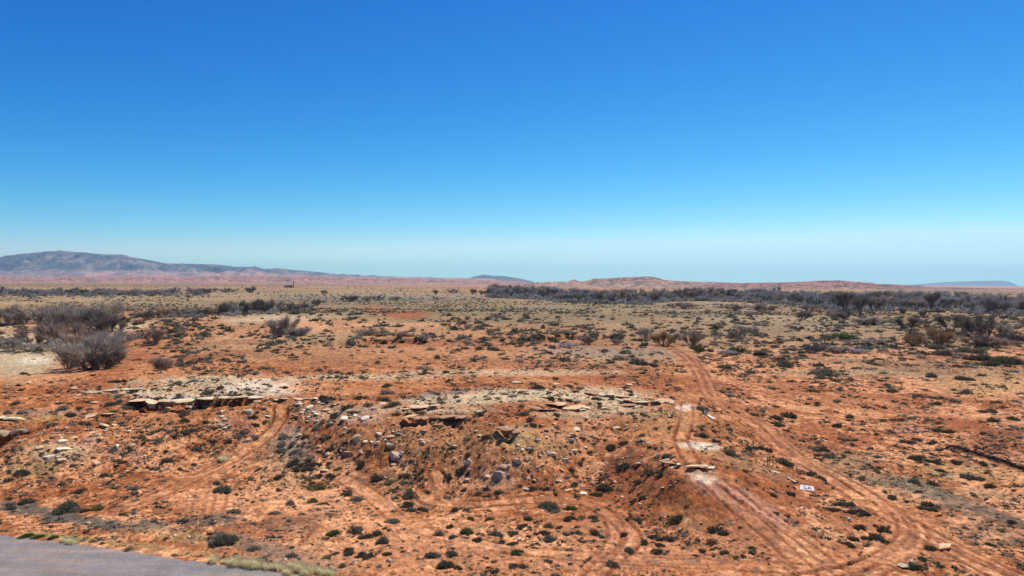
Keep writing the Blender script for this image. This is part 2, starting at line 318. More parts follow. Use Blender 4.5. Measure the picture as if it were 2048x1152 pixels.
# cx, cy, rx, ry, colour, strength, tilt (px of y per px of x)
Z = [
 # far plain
 (300,584,900,8,STR,.5,0),(400,575,500,4,ORG,.3,0),(300,569,700,5,OLV,.7,0),(1100,578,300,5,ORG,.45,0),(1750,584,400,5,OLV,.5,0),(1500,582,300,4,OCH,.6,0),(200,583,500,4,GRY,.35,0),
 (250,600,380,14,STR,.75,0),(700,610,300,18,OLV,.6,0),(1150,622,420,28,OLV,.75,0),(1150,612,420,16,STR,.45,0),(1400,660,360,18,OLV,.45,0),
 (790,627,80,11,RST,.85,.06),(820,650,160,6,SAND,.6,0),(1000,665,350,16,ORG,.55,0),(1650,640,300,14,STR,.45,0),(1900,640,250,20,OLV,.5,0),(1800,610,360,14,BLU,.45,0),
 (750,596,260,5,BLU,.6,0),(1650,655,60,5,WHT,.4,0),(100,612,160,8,OCH,.6,0),(60,545,300,12,PNK,.6,0),
 # pale valley floor behind the ridge, left
 (40,715,130,50,STR,1.0,0),(40,700,170,60,TAN,.75,0),(70,722,60,10,WHT,.7,0),(255,655,60,9,TAN,.9,-.2),(560,637,130,6,TAN,.7,-.03),(620,650,50,16,SAND,.6,.25),
 # ridge top
 (1000,690,900,50,STR,.24,0),(1500,680,500,30,OLV,.35,0),
 (330,665,110,22,ORG,.7,-.25),(260,725,90,26,RED,.65,-.35),(300,690,120,30,RED,.35,-.3),(560,700,260,24,OLV,.25,0),(800,700,300,18,ORG,.3,0),(600,675,120,14,STR,.4,0),
 (430,765,170,17,TAN,.95,0),(330,783,150,9,TAN,.9,0),(520,775,110,22,WHT,.7,0),(620,775,70,10,SAND,.7,0),(350,795,100,9,WHT,.8,0),
 (720,755,200,8,TAN,.6,0),(1000,745,260,8,TAN,.6,0),(690,777,70,9,ORG,.8,0),(960,795,180,16,TAN,.95,-.08),(1110,790,110,16,TAN,.9,0),(900,786,90,7,BLU,.45,-.1),(1060,775,60,5,RED,.5,0),
 (1230,795,110,22,TAN,.8,.1),(1250,820,90,16,TAN,.6,.05),(1150,830,90,10,TAN,.5,0),(870,820,130,9,TAN,.6,0),(1260,720,140,14,STR,.45,0),(1200,705,200,10,BLU,.4,0),
 # left slopes
 (80,785,90,14,RED,.75,-.1),(90,825,110,9,BLU,.35,0),(60,835,140,10,OCH,.35,0),(110,905,90,26,TAN,.55,0),(185,880,26,16,PNK,.8,0),(100,760,60,10,SAND,.3,0),
 (120,965,130,22,RED,.45,0),(60,940,70,22,OCH,.6,0),(330,845,60,20,ORG,.6,0),(400,865,50,12,ORG,.8,0),(470,850,70,22,PNK,.4,0),(250,905,60,20,PNK,.4,0),
 (570,930,60,70,STR,.3,.2),(590,890,45,42,BLU,.55,.4),(560,880,60,30,STR,.35,.2),
 # central slope
 (720,900,110,60,RED,.5,0),(880,880,120,55,OCH,.35,0),(860,870,60,40,ORG,.5,0),(930,935,90,35,RED,.45,0),(1020,880,45,26,OCH,.55,0),(1040,870,30,28,STR,.5,0),(1080,890,90,40,OCH,.45,0),
 (720,830,70,24,WHT,.25,0),(660,825,70,22,TAN,.4,0),(1150,870,90,18,SAND,.5,0),(1000,985,130,12,RED,.6,0),(1180,845,60,8,SAND,.7,0),
 # mound; the dark red on its left flank also paints in sun shade
 (1255,925,75,45,DRK,.75,-.5),(1300,960,110,45,RED,.85,0),(1240,990,90,30,RED,.6,-.3),(1390,892,48,10,WHT,.9,.05),(1372,815,22,9,WHT,.75,0),(1408,955,26,12,WHT,.95,.2),(1400,945,45,25,SAND,.7,.3),
 (1370,1000,70,40,RED,.75,0),(1370,1040,60,30,OCH,.15,0),(1480,1000,110,26,PNK,.75,.5),(1500,1050,90,35,DRK,.5,.5),(1450,1030,60,30,RED,.4,.4),(1470,920,110,18,STR,.35,.35),(1340,845,110,26,OCH,.35,0),(1420,850,60,20,RED,.5,.2),
 # right flats
 (1720,800,220,32,RED,.6,.12),(1600,775,160,9,RED,.6,.1),(1850,740,300,26,OLV,.5,0),(1980,770,160,26,OCH,.55,0),(1700,745,200,10,STR,.55,0),(2010,880,110,60,DRK,.65,0),(1900,850,150,22,RED,.6,0),(1830,860,45,8,PNK,.8,0),
 (1850,980,70,20,GRY,.5,.35),(1900,1000,190,18,GRY,.7,.28),(1990,1060,110,40,GRY,.4,.1),(1750,960,170,28,STR,.4,.3),(1930,940,140,20,OCH,.5,.1),(1990,990,90,12,STR,.5,.1),(1720,915,60,14,STR,.4,0),
 # bottom left growth and verge
 (60,1020,110,16,GRY,.85,.12),(190,1045,120,14,GRY,.9,.1),(300,1050,60,16,GRY,.85,.1),(420,1040,75,16,GRY,.75,-.1),(380,1075,130,18,OCH,.65,.2),(520,1095,120,20,GRY,.75,.25),(600,1110,90,26,GRY,.5,.2),(570,1050,90,16,GRY,.35,0),(460,1105,110,14,RST,.5,.2),
 (640,1030,60,16,GRY,.3,0),(250,1090,240,10,OCH,.55,.13),(130,1075,110,5,(.2,.24,.06),.6,.12),(560,1125,120,9,STR,.6,.12),(740,960,120,14,GRY,.25,0),
 (1408,957,30,13,WHT,.95,.25),(1395,892,50,9,WHT,.9,.05),(1372,815,22,8,WHT,.8,0),(1490,1000,70,16,PNK,.6,.55),(1560,701,170,3.2,SAND,.9,0),(1780,700,120,3,SAND,.6,0),(1300,690,150,5,RST,.4,0),
 (1750,655,350,16,OLV,.5,0),(1950,690,120,14,GRY,.4,0),
 (950,1100,500,60,SAND,.45,0),(600,1000,300,30,SAND,.45,0),(1650,1080,300,50,SAND,.25,0),
]
def ground_color(x, y, z):
    px, py = project(x, y, z)
    n1 = fbm(x*.05, y*.05, 4, 51); n2 = fbm(x*.35, y*.35, 4, 61); n3 = fbm(x*1.7, y*1.7, 3, 71); n4 = fbm(x/60, y/60, 4, 81)
    far = ss(y, 130, 420)
    base = np.zeros((len(x), 3))
    t = ss(n1*.5+n2*.35+n3*.15, .41, .60)[:, None]
    base = np.array(RED)*(1-t)+np.array(ORG)*t
    t = ss(n2*.35+n3*.2+n1*.25+fbm(x*5., y*4., 2, 73)*.2, .46, .60)[:, None]*.72*(1-ss(z, .8, 3)*.75)[:, None]; base = base*(1-t)+np.array(SAND)*t
    # plain: grass, sand and scrub alternate in large patches
    ny = fbm(x/110, y/110, 4, 91); nz = fbm(x/45, y/45, 3, 95)
    pl = np.array(OLV)*(1-ss(ny, .38, .55))[:, None]+np.array(STR)*ss(ny, .38, .55)[:, None]
    t = (ss(nz*.6+n4*.4, .52, .60)*.5)[:, None]; pl = pl*(1-t)+np.array(ORG)*t
    vf = ss(y, 2200, 6000)[:, None]; pl = pl*(1-vf)+np.array(PNK)*vf
    t = (far*.9)[:, None]; base = base*(1-t)+pl*t
    e1 = (n2-.5)*1.5+(n3-.5)*.8+(n1-.5)*.9
    e2 = (fbm(x/30, y/30, 4, 99)-.5)*2.0
    ed = np.where(y > 150, e2, e1)
    for cx, cy, rx, ry, c, s, tl in Z:
        m = (np.abs(px-cx) < rx*1.7)
        dx = (px[m]-cx)/rx; dy = (py[m]-cy-tl*(px[m]-cx))/ry
        d = np.sqrt(dx*dx+dy*dy)+ed[m]*.6*min(1, rx/70)
        k = ((1-ss(d, .45, 1.15))*s)[:, None]
        base[m] = base[m]*(1-k)+np.array(c)*k
    # wheel ruts expose darker moist soil, berms are dry and light
    for P, gauge, st in TRW:
        m = (x > P[:, 0].min()-2.5) & (x < P[:, 0].max()+2.5) & (y > P[:, 1].min()-2.5) & (y < min(P[:, 1].max()+2.5, 230))
        if not m.any(): continue
        d, s = seg_dist(x[m], y[m], P)
        cl = np.exp(-(d/1.5)**4)*.22*st; k = cl[:, None]; base[m] = base[m]*(1-k)+np.array(SAND)*k
        wd = .15+.10*n2[m]+ss(y[m], 80, 200)*.4
        br = ss(fbm(x[m]*.35, y[m]*.35, 2, 111), .30, .45)*.6+.4
        r = np.clip(np.exp(-((d-gauge/2)/wd)**2)*st*br*(.75+.6*n3[m]), 0, .95)[:, None]
        base[m] = base[m]*(1-r)+np.array(DRK)*1.15*r
    # wash bank of dark red earth
    q = ss(py, 672, 678)*(1-ss(py, 690, 697))*ss(px, 690, 760)*(1-ss(px, 1180, 1280))*ss(n2, .45, .6)*.8
    q = q[:, None]; base = base*(1-q)+np.array(RST)*q
    # fine grit, dry litter and pebbles
    g = (_h(np.floor(x*11), np.floor(y*6), 5)-.5)*.36*(1-far)+(noise(x*5, y*3, 8)-.5)*.45*(1-far)+(_h(np.floor(x*2), np.floor(y*.7), 6)-.5)*.35*far
    base = base*(1+g[:, None]+((n3-.5)*.95)[:, None])
    # speckle of small dry growth
    sp = (noise(x*2.3, y*1.6, 77) > .80)*(1-far)*.35*(1-ss(z, 2, 3.5)*.5)
    base = base*(1-sp[:, None])+np.array(GRY)*1.3*sp[:, None]
    return np.clip(base*.92, .01, .85)

# ------------------------------------------------------------------ ground sheet
a_in = np.linspace(-.90, .90, 1530)
a_out = np.array([.93,.97,1.03,1.1,1.3,1.6,2,3,5,8])
AA = np.concatenate([-a_out[::-1], a_in, a_out])
yn = 28000/(np.arange(1500-566, 612-566, -.95))
yf = np.exp(np.linspace(math.log(yn[-1]*1.004), math.log(29500), 300))
YY = np.concatenate([[2, 10, 20, 26], yn, yf])
gx = (AA[None, :]*YY[:, None]).ravel(); gy = np.repeat(YY, len(AA))
gz = np.zeros_like(gx); gc = np.zeros((len(gx), 3)); CH = 200000
for i in range(0, len(gx), CH):
    s = slice(i, i+CH); gz[s] = H(gx[s], gy[s]); gc[s] = ground_color(gx[s], gy[s], gz[s])
nx = len(AA); ny = len(YY)
idx = np.arange(nx*ny).reshape(ny, nx)
F = np.stack([idx[:-1, :-1].ravel(), idx[:-1, 1:].ravel(), idx[1:, 1:].ravel(), idx[1:, :-1].ravel()], 1)
m_ground = mat('ground_soil', RED, attr=True, var=.30, scale=3.2, bump=.08, bscale=5, rough=.95, spec=.1)
go = link('ground', mesh_np('ground', np.stack([gx, gy, gz], 1), F, gc, True, [m_ground]))
tag(go, 'red desert soil with sandy flats, eroded ridge and olive plain to the horizon', 'ground', kind='structure')
GZ = gz.reshape(ny, nx).copy(); del gx, gy, gz, gc, F
def HG(x, y):
    """height of the finished ground sheet"""
    x = np.asarray(x, float); y = np.asarray(y, float)
    j = np.interp(y, YY, np.arange(ny)); i = np.interp(x/y, AA, np.arange(nx))
    j0 = np.minimum(j.astype(int), ny-2); i0 = np.minimum(i.astype(int), nx-2); fj = j-j0; fi = i-i0
    return (GZ[j0, i0]*(1-fi)+GZ[j0, i0+1]*fi)*(1-fj)+(GZ[j0+1, i0]*(1-fi)+GZ[j0+1, i0+1]*fi)*fj

# ------------------------------------------------------------------ road
def road():
    ts = np.linspace(0, 1, 500); xs = RE[0, 0]+(RE[-1, 0]-RE[0, 0])*ts
    vs_ = []; off = np.concatenate([[0, .25, .6, 1], np.linspace(1.6, 7.4, 10)])
    ye = road_edge_y(xs); ye = np.convolve(np.pad(ye, 12, 'edge'), np.ones(25)/25, 'valid')
    ye = ye + (fbm(xs*1.3, xs*0, 3, 7)-.5)*.35+(noise(xs*4.5, xs*0, 9)-.5)*.3
    for o in off: vs_.append(np.stack([xs-.27*o, ye-o, np.full_like(xs, .012+.0*o)+.05*np.sin(min(o, 7.4)/7.4*math.pi)], 1))
    V = np.concatenate(vs_); n = len(xs); id_ = np.arange(len(V)).reshape(len(off), n)
    F = np.stack([id_[:-1, :-1].ravel(), id_[1:, :-1].ravel(), id_[1:, 1:].ravel(), id_[:-1, 1:].ravel()], 1)
    m = bpy.data.materials.new('asphalt'); m.use_nodes = True; t = m.node_tree; b = t.nodes['Principled BSDF']; b.inputs['Roughness'].default_value = .85
    tc = t.nodes.new('ShaderNodeTexCoord')
    def nz(sc, stretch, det=6):
        mp = t.nodes.new('ShaderNodeMapping'); mp.inputs['Rotation'].default_value = (0, 0, R(16.2)); mp.inputs['Scale'].default_value = stretch
        n = t.nodes.new('ShaderNodeTexNoise'); n.inputs['Scale'].default_value = sc; n.inputs['Detail'].default_value = det
        t.links.new(tc.outputs['Object'], mp.inputs[0]); t.links.new(mp.outputs[0], n.inputs['Vector']); return n
    d = nz(1.0, (.12, 1.1, 1)); g = nz(9, (1, 1, 1), 10); p = nz(.5, (1, 1, 1))
    r = t.nodes.new('ShaderNodeValToRGB'); r.color_ramp.elements[0].position = .44; r.color_ramp.elements[1].position = .72
    r.color_ramp.elements[0].color = (.205, .180, .160, 1); r.color_ramp.elements[1].color = (.31, .22, .165, 1)
    t.links.new(d.outputs['Fac'], r.inputs[0])
    sc = t.nodes.new('ShaderNodeVectorMath'); sc.operation = 'SCALE'
    mr = t.nodes.new('ShaderNodeMapRange'); mr.inputs['From Min'].default_value = .3; mr.inputs['From Max'].default_value = .7; mr.inputs['To Min'].default_value = .5; mr.inputs['To Max'].default_value = 1.4
    mu = t.nodes.new('ShaderNodeMath'); mu.operation = 'MULTIPLY_ADD'; mu.inputs[1].default_value = .6; mu2 = t.nodes.new('ShaderNodeMath'); mu2.operation = 'MULTIPLY'; mu2.inputs[1].default_value = .4
    t.links.new(p.outputs['Fac'], mu2.inputs[0]); t.links.new(g.outputs['Fac'], mu.inputs[0]); t.links.new(mu2.outputs[0], mu.inputs[2])
    t.links.new(mu.outputs[0], mr.inputs[0]); t.links.new(r.outputs[0], sc.inputs[0]); t.links.new(mr.outputs[0], sc.inputs['Scale']); t.links.new(sc.outputs[0], b.inputs['Base Color'])
    tag(link('road', mesh_np('road', V, F, None, True, [m])), 'grey asphalt road with reddish dust streaks in the lower left corner', 'road', kind='structure')
road()

# ------------------------------------------------------------------ mountains, mesas and badlands
def ridge(name, label, cat, D, prof, cols, depth=.35, rough=1., relief=.35, seed=1, front=.0):
    P = np.array(prof, float); px = np.arange(P[0, 0], P[-1, 0], 1.6); py = np.interp(px, P[:, 0], P[:, 1])
    d = rays(px, py); rows = 90; t = np.linspace(0, 1, rows)
    top = CAMZ + d[:, 2]*D
    top = np.maximum(top, 2.)
    Ys = D*(1-depth*.7+depth*t)
    X = d[:, 0][None, :]*Ys[:, None]; Y = np.repeat(Ys[:, None], len(px), 1)
    wl = top.max()*2.2
    s = np.where(t < .7, ss(t, 0, .7)**rough, 1-ss(t, .7, 1.))
    rn = 1-np.abs(fbm(X/wl, Y/wl, 5, seed)-.5)*2*2.2; rn2 = fbm(X/wl*3, Y/wl*3, 4, seed+5)
    mod = 1-relief*(1-np.exp(-((t-.7)/.10)**2))[:, None]*(1-np.clip(rn, 0, 1)*.7-rn2*.3)
    Zz = top[None, :]*s[:, None]*mod + (fbm(X/wl*9, Y/wl*9, 4, seed+2)-.5)*top.max()*.16*(s*(1-np.exp(-((t-.7)/.06)**2)))[:, None] + (rn2-.5)*top.max()*.05*np.exp(-((t-.7)/.3)**2)[:, None]
    endf = ss(px, P[0, 0], P[0, 0]+12)*(1-ss(px, P[-1, 0]-12, P[-1, 0]))
    Zz = Zz*endf-8
    nxx = len(px); id_ = np.arange(rows*nxx).reshape(rows, nxx)
    F = np.stack([id_[:-1, :-1].ravel(), id_[:-1, 1:].ravel(), id_[1:, 1:].ravel(), id_[1:, :-1].ravel()], 1)
    hn = (Zz/np.maximum(top.max(), 1)).ravel(); n = fbm(X/wl*5, Y/wl*3, 4, seed+9).ravel(); n2 = fbm(X/wl*1.5, Y/wl*1.5, 3, seed+13).ravel()
    lo, hi, sp = [np.array(c) for c in cols]
    k = ss(hn+(n2-.5)*.35, .22, .38)[:, None] if cat == 'mountain' else ss(n2, .4, .6)[:, None]
    col = lo*(1-k)+hi*k
    k = ss(n, .48, .56)[:, None]*.85; col = col*(1-k)+sp*k; k = ss(fbm(X/wl*14, Y/wl*7, 3, seed+19).ravel(), .5, .6)[:, None]*.5; col = col*(1-k*.6)
    me = mesh_np(name, np.stack([X.ravel(), Y.ravel(), Zz.ravel()], 1), F, col, False, [m_far])
    o = link(name, me); tag(o, label, cat, kind='structure'); return o
m_far = mat('far_rock', RED, attr=True, var=.1, scale=.01)
PB = ((.46,.27,.21), (.10,.115,.125), (.27,.21,.19))  # second tone, for the upper slopes, is paled and blued to imitate haze
ridge('mountain', 'long wooded mountain with rounded summit and pinkish lower slopes at the left', 'mountain', 14000,
 [(-260,540),(-180,520),(-60,517),(0,514),(40,508),(85,503),(120,501),(150,504),(200,507),(245,508),(265,514),(290,518),(330,525),(380,527),(420,527),(470,533),(505,533),(530,537),(560,536),(600,541),(640,544),(680,548),(720,550),(800,553),(900,555),(1000,558)], PB, .45, .9, .45, 3)
ridge('hills', 'band of pink eroded badlands in front of the left mountain', 'hills', 6500,
 [(-200,553),(0,551),(120,552),(260,551),(380,552),(480,550),(560,551),(620,552),(700,553),(800,555),(900,557),(980,559),(1060,562)], ((.50,.23,.165),(.40,.2,.14),(.28,.17,.11)), .3, 1.2, .5, 8)
ridge('mountain', 'small bluish mountain on the horizon left of the mesa', 'mountain', 20000,
 [(915,563),(932,558),(945,553),(965,548.5),(985,550.5),(1010,552),(1030,554.5),(1050,559),(1075,564)], ((.16,.12,.1),(.10,.10,.08),(.2,.15,.12)), .2, .8, .4, 15)
ridge('mesa', 'low rounded red mesa with dark rim on the horizon above the tree band', 'mesa', 4200,
 [(1040,566),(1075,562),(1110,561),(1135,560.5),(1142,558),(1147,556),(1153,558),(1162,560.5),(1180,557.5),(1187,554.6),(1215,554),(1240,552.6),(1270,551),(1292,550),(1310,551.5),(1318,553.5),(1326,557),(1350,559),(1400,561),(1460,562.5),(1500,564),(1540,567)], ((.47,.26,.16),(.36,.2,.13),(.15,.11,.08)), .3, .8, .45, 21)
ridge('hills', 'red layered badlands rising gently on the right horizon', 'hills', 3600,
 [(1380,568),(1440,564),(1500,562.5),(1550,562),(1600,560.5),(1640,558),(1668,558),(1678,556.8),(1690,558.5),(1720,561),(1745,562),(1752,564.5),(1800,566),(1842,568),(1850,570.5),(1920,572),(2048,574),(2200,576),(2300,578)], ((.44,.185,.13),(.36,.165,.12),(.12,.08,.07)), .35, 1.1, .55, 28)
ridge('mesa', 'pale blue flat mesa very far away at the right edge of the horizon', 'mesa', 25000,  # pale bluish rock colours have distance haze painted into them
 [(1790,574),(1830,568.5),(1860,566),(1890,564),(1920,562.5),(1960,561.5),(2000,561),(2015,562),(2026,566),(2036,571),(2050,576)], ((.19,.195,.21),(.19,.195,.21),(.22,.215,.22)), .12, .8, .3, 33)

#PART2

# ------------------------------------------------------------------ shrubs
_tag0 = tag
def tag(o, label, cat=None, group=None, kind='thing'): return _tag0(o, label, cat, group, kind)
# each line: tile origin, then X,Y,width(,kind) of a plant in the 5.12 times enlarged tile, Y at its foot
# kinds: d dark grey-green, g grey-green, y dry grey, o olive, G bright green, r rusty, s straw grass
TILES = {
(0,940): "190,60,160,d 400,115,60,d 1050,72,95,d 805,232,110,d 100,302,70,g 235,352,120,g 335,328,60,r 640,438,250,g 760,432,120,y 850,437,90,d 985,415,110,o 1155,385,75,d 1380,325,80,y 1262,470,90,o 1380,415,60,y 1605,238,50,y 1345,212,90,y 1700,440,60,y 1020,355,50,y 205,108,35,d 215,228,50,d 1530,440,50,y 1350,500,60,g 370,705,110,G 520,715,90,G 250,700,120,G 720,765,120,s 650,745,80,s 1300,835,90,y 1150,640,60,y",
(400,940): "215,232,160,g 160,152,90,g 440,265,55,g 245,102,60,g 535,90,80,d 650,72,80,y 800,100,120,d 710,122,80,d 1175,212,230,o 1210,82,110,d 1330,82,120,d 1155,337,110,o 910,367,110,y 540,332,45,d 660,322,80,y 330,452,120,y 455,522,70,y 740,462,110,y 450,195,45,d 1500,262,110,g 1400,167,70,y 1515,190,60,o 1610,325,110,y 1840,117,140,d 1935,147,100,o 1990,232,110,g 2000,292,80,g 1820,402,70,d 1975,432,80,d 1350,682,130,G 1590,658,150,g 1690,708,120,d 1800,682,120,d 1860,762,130,g 1960,552,130,y 1950,632,60,d 1510,872,170,d 1640,902,130,d 1740,902,130,d 1840,837,55,d 1915,882,90,d 210,778,200,g 310,740,130,g 550,832,110,y 960,560,50,y 700,622,70,y 1050,457,80,y 1940,982,60,d 940,902,100,y 370,985,120,s 500,1005,150,s 600,1015,80,s 740,1022,110,s 870,1025,70,s 950,1025,130,s 1050,1035,100,s 250,965,90,s 1200,1040,100,s 1600,745,60,d 1420,315,50,y 100,475,50,y",
(800,940): "60,82,140,d 40,137,80,g 120,132,60,d 200,100,60,d 270,102,60,d 210,27,70,g 505,87,120,d 455,117,40,d 610,42,110,d 680,52,60,d 235,182,60,d 275,242,110,d 90,282,130,g 395,307,60,d 510,292,60,d 550,222,45,d 490,237,50,d 635,252,50,d 665,202,70,d 1010,222,80,d 70,382,120,d 30,417,60,d 110,437,90,g 235,432,120,d 560,437,90,d 635,402,60,d 640,482,45,o 915,427,75,d 910,522,100,g 720,517,90,d 1380,205,130,d 1500,205,110,d 1590,247,80,d 1790,162,90,d 1790,217,80,d 1805,277,80,d 1820,302,50,d 2010,272,110,d 1520,412,210,g 1600,442,90,y 1680,407,70,d 1755,412,110,G 1765,457,75,d 30,617,70,g 820,582,35,d 685,657,130,G 660,697,60,g 390,682,90,g 535,712,90,g 515,602,90,d 810,657,80,d 975,682,130,g 1155,672,100,g 1045,747,80,g 795,742,100,d 540,807,60,g 1150,782,110,d 1205,867,130,G 1300,792,50,d 1375,802,70,d 1410,757,70,d 1245,602,90,d 1320,522,100,g 1325,592,80,g 1400,537,75,d 1405,587,60,d 1520,597,90,g 1640,607,90,g 1700,662,80,d 1820,662,120,g 1815,592,70,d 1730,527,130,d 1800,512,80,d 1970,502,100,g 2000,537,110,g 1480,662,100,d 1390,652,60,d 1540,737,120,g 1430,712,80,d 1990,672,130,d 1830,717,60,g 1735,807,70,g 1990,727,60,g 2025,792,60,g 1730,882,75,g 1905,942,90,g 1945,902,70,g 310,912,150,g 525,897,130,g 640,887,50,d 715,887,50,g 875,907,85,d 970,947,75,d 660,952,80,d 450,1017,160,d 590,1017,90,d 810,967,60,d 905,1007,80,g 1165,1007,90,g 1265,1017,90,g 1745,962,60,g 1870,987,60,g 160,827,60,y 30,737,50,y 30,842,60,g 2025,412,60,g 1300,625,50,d 865,685,35,r",
(1200,940): "35,102,90,g 40,212,130,d 110,207,90,d 400,147,100,d 640,52,110,d 530,60,110,d 470,22,80,d 320,232,80,d 590,262,80,d 800,112,45,d 740,147,70,d 650,202,60,d 185,202,60,d 450,302,90,d 245,347,55,d 355,342,90,d 95,377,70,d 515,377,40,d 890,377,70,d 300,457,70,d 440,467,70,d 300,527,90,g 405,537,90,g 700,477,60,d 815,528,150,d 735,547,60,d 420,592,55,d 345,592,40,d 475,637,80,d 895,632,60,d 655,642,50,d 250,687,90,d 20,702,90,g 40,732,60,g 430,707,50,d 540,702,90,d 465,767,100,d 630,732,110,d 740,732,110,d 620,787,90,d 810,768,45,r 605,857,110,d 685,847,70,d 300,852,130,g 1190,637,120,d 1280,667,110,d 1060,852,100,d 1155,817,80,d 980,882,70,d 1295,872,95,d 1110,987,45,d 1000,752,50,o 150,767,40,g 120,987,130,g 180,997,70,d 50,545,50,g 1495,87,60,d 1700,112,50,d 1760,277,105,d 1955,267,105,d 1985,182,60,d 1785,197,50,d 1670,197,45,d 1815,447,70,d 1900,472,80,d 2025,467,60,d 2010,542,80,d 1730,912,60,d 1730,972,40,d 1390,112,60,y 2010,127,60,g",
(1600,940): "110,268,80,d 185,268,70,d 120,62,120,d 230,107,130,d 265,142,80,d 335,192,60,d 205,207,60,d 375,332,70,d 480,382,150,d 370,427,110,d 460,432,70,d 250,402,70,d 625,437,100,d 690,477,110,d 620,477,80,d 540,452,90,d 770,577,80,r 640,612,120,d 860,632,120,d 920,637,70,d 785,722,130,d 690,717,90,d 870,742,90,d 565,727,100,d 520,787,100,d 665,782,80,d 715,767,60,d 145,677,45,d 250,867,60,g 345,812,60,g 520,977,110,d 710,882,45,d 600,877,60,d 485,707,40,d 510,662,40,d 435,642,25,d 420,492,40,d 1350,832,120,d 1250,862,60,d 1170,922,60,d 1270,937,90,d 1250,1002,80,d 1185,1025,150,d 1410,962,80,g 1575,1002,80,d 1290,697,30,d 1700,597,75,g 1850,617,80,d 1960,782,100,d 1435,472,60,r 1495,547,60,g 1410,387,80,d 1330,377,110,d 1290,417,110,d 1380,427,90,d 1530,447,60,y 645,112,110,g 700,157,60,g 590,32,70,d 510,17,50,d 800,32,90,o 1180,237,60,y 1180,142,100,g 1095,327,80,d 1160,327,80,d 960,302,120,d 870,232,80,g 1455,27,90,d 1650,52,60,d 1750,102,110,g 1870,112,90,g 1780,262,80,g 1960,192,110,d 1440,267,60,y 1550,97,80,s 1400,62,70,s 2080,640,80,d 2180,560,90,d 2200,300,80,g 2120,380,70,g",
(0,760): "140,252,110,g 700,382,95,d 480,442,80,d 820,462,90,g 290,867,75,d 740,892,90,g 735,927,50,d 1255,862,90,d 1785,587,85,d 1465,657,85,d 1510,622,60,d 1140,737,110,y 1630,632,110,y 1700,737,70,d 1650,782,45,d 1785,782,50,d 1690,847,130,g 1930,692,60,g 1990,872,80,g 2000,727,90,g 1940,552,150,g 1870,367,110,g 1970,317,80,d 1690,337,80,d 1580,457,50,d 1620,402,60,d 1305,502,60,g 1365,592,70,g 1300,407,45,d 1230,447,60,g 1120,262,110,g 1210,242,90,g 1190,192,120,g 885,242,95,d 800,302,90,g 700,252,70,d 610,242,80,d 930,297,60,g 620,307,110,y 200,357,90,y 320,302,60,y 1280,297,100,g 1390,167,80,d 1835,162,80,g 1730,112,60,g 1640,212,60,d 1270,52,70,d 870,107,50,d 1150,32,100,d 40,137,50,d 130,107,60,d 50,357,100,y 320,192,50,d 800,207,60,d 560,352,50,y 1810,47,90,y 1880,432,100,d 480,642,60,y 300,762,50,y 1240,762,60,d 430,752,60,g 590,915,40,r 1160,390,50,g 1020,145,60,g",
(400,760): "200,102,90,d 70,157,120,g 225,137,60,d 625,192,50,d 730,207,70,d 720,77,80,d 855,97,90,d 930,312,60,d 960,412,90,d 1250,202,100,d 1310,232,110,d 1370,202,80,d 1500,308,140,d 1640,202,130,d 1730,272,90,g 1880,222,120,g 1920,290,100,g 1990,272,110,g 1570,357,110,g 1390,387,130,d 1255,462,110,g 1360,462,100,g 1200,512,110,y 1090,592,90,G 850,612,130,y 930,592,60,d 830,682,110,y 820,742,110,y 960,652,80,g 970,762,120,y 1070,662,70,d 980,852,110,d 950,892,110,d 1040,892,120,d 1150,885,110,d 980,937,120,d 1100,930,120,d 1235,867,80,d 1110,832,80,d 240,837,120,s 280,642,100,d 40,662,80,d 135,637,70,d 590,927,70,d 475,872,40,d 1665,872,120,d 1710,937,50,d 1740,742,80,d 1340,722,100,d 1160,702,70,d 1290,587,90,g 1560,542,100,d 1410,932,90,o 1320,897,70,d 1345,847,50,d 1500,657,90,d 540,472,90,d 530,397,100,d 590,332,70,d 670,432,60,d 690,357,50,d 650,302,50,d 630,532,50,d 560,602,90,y 400,602,100,y 420,552,60,d 140,512,90,d 60,432,70,d 310,482,70,d 340,577,60,d 1910,77,110,d 200,347,70,g 1800,972,80,d 1010,522,70,y 1430,502,60,y 320,125,60,o 400,170,70,o 1150,210,60,d 1440,200,50,g 800,115,50,y 960,125,40,d 1900,150,110,y 1050,750,60,g",
(800,760): "700,107,85,G 570,182,80,g 905,202,80,y 995,197,80,y 420,207,60,d 35,187,70,d 1415,97,110,d 1060,147,70,d 1230,142,60,d 1305,147,60,d 1540,217,110,d 1640,207,80,d 1725,222,90,d 1800,237,80,d 1585,162,50,d 1720,167,50,d 1690,297,100,d 1620,257,60,d 2020,207,90,d 1735,82,90,g 1245,277,75,d 1120,277,60,d 800,262,50,d 1270,372,130,g 1365,377,50,d 1600,362,85,g 1600,407,75,d 330,312,100,d 210,357,120,g 80,362,80,g 640,387,150,g 700,412,70,g 770,427,50,d 435,292,60,d 515,292,60,d 365,612,60,d 705,607,70,g 910,592,120,d 735,557,50,d 870,652,70,d 540,700,80,d 490,755,80,d 710,697,70,d 720,777,90,d 820,772,80,d 1040,642,110,g 1390,627,65,d 1345,727,75,d 1690,677,65,d 1280,472,60,d 1360,482,90,d 1440,477,70,d 1440,537,45,d 1600,492,80,g 1775,597,90,d 1855,607,90,d 1985,657,70,d 2025,612,70,d 1315,927,80,d 1740,937,100,d 1780,987,70,d 1940,742,80,d 1880,802,80,d 1845,857,90,d 250,737,80,d 295,702,50,d 260,792,60,d 345,867,60,d 230,922,70,g 440,937,70,d 650,935,130,d 1830,447,70,g 1940,442,70,g 30,872,60,d 1910,262,80,g 300,122,60,y 160,170,50,y 210,175,50,y 560,55,40,d 260,55,70,d 940,150,90,g 1150,180,90,y",
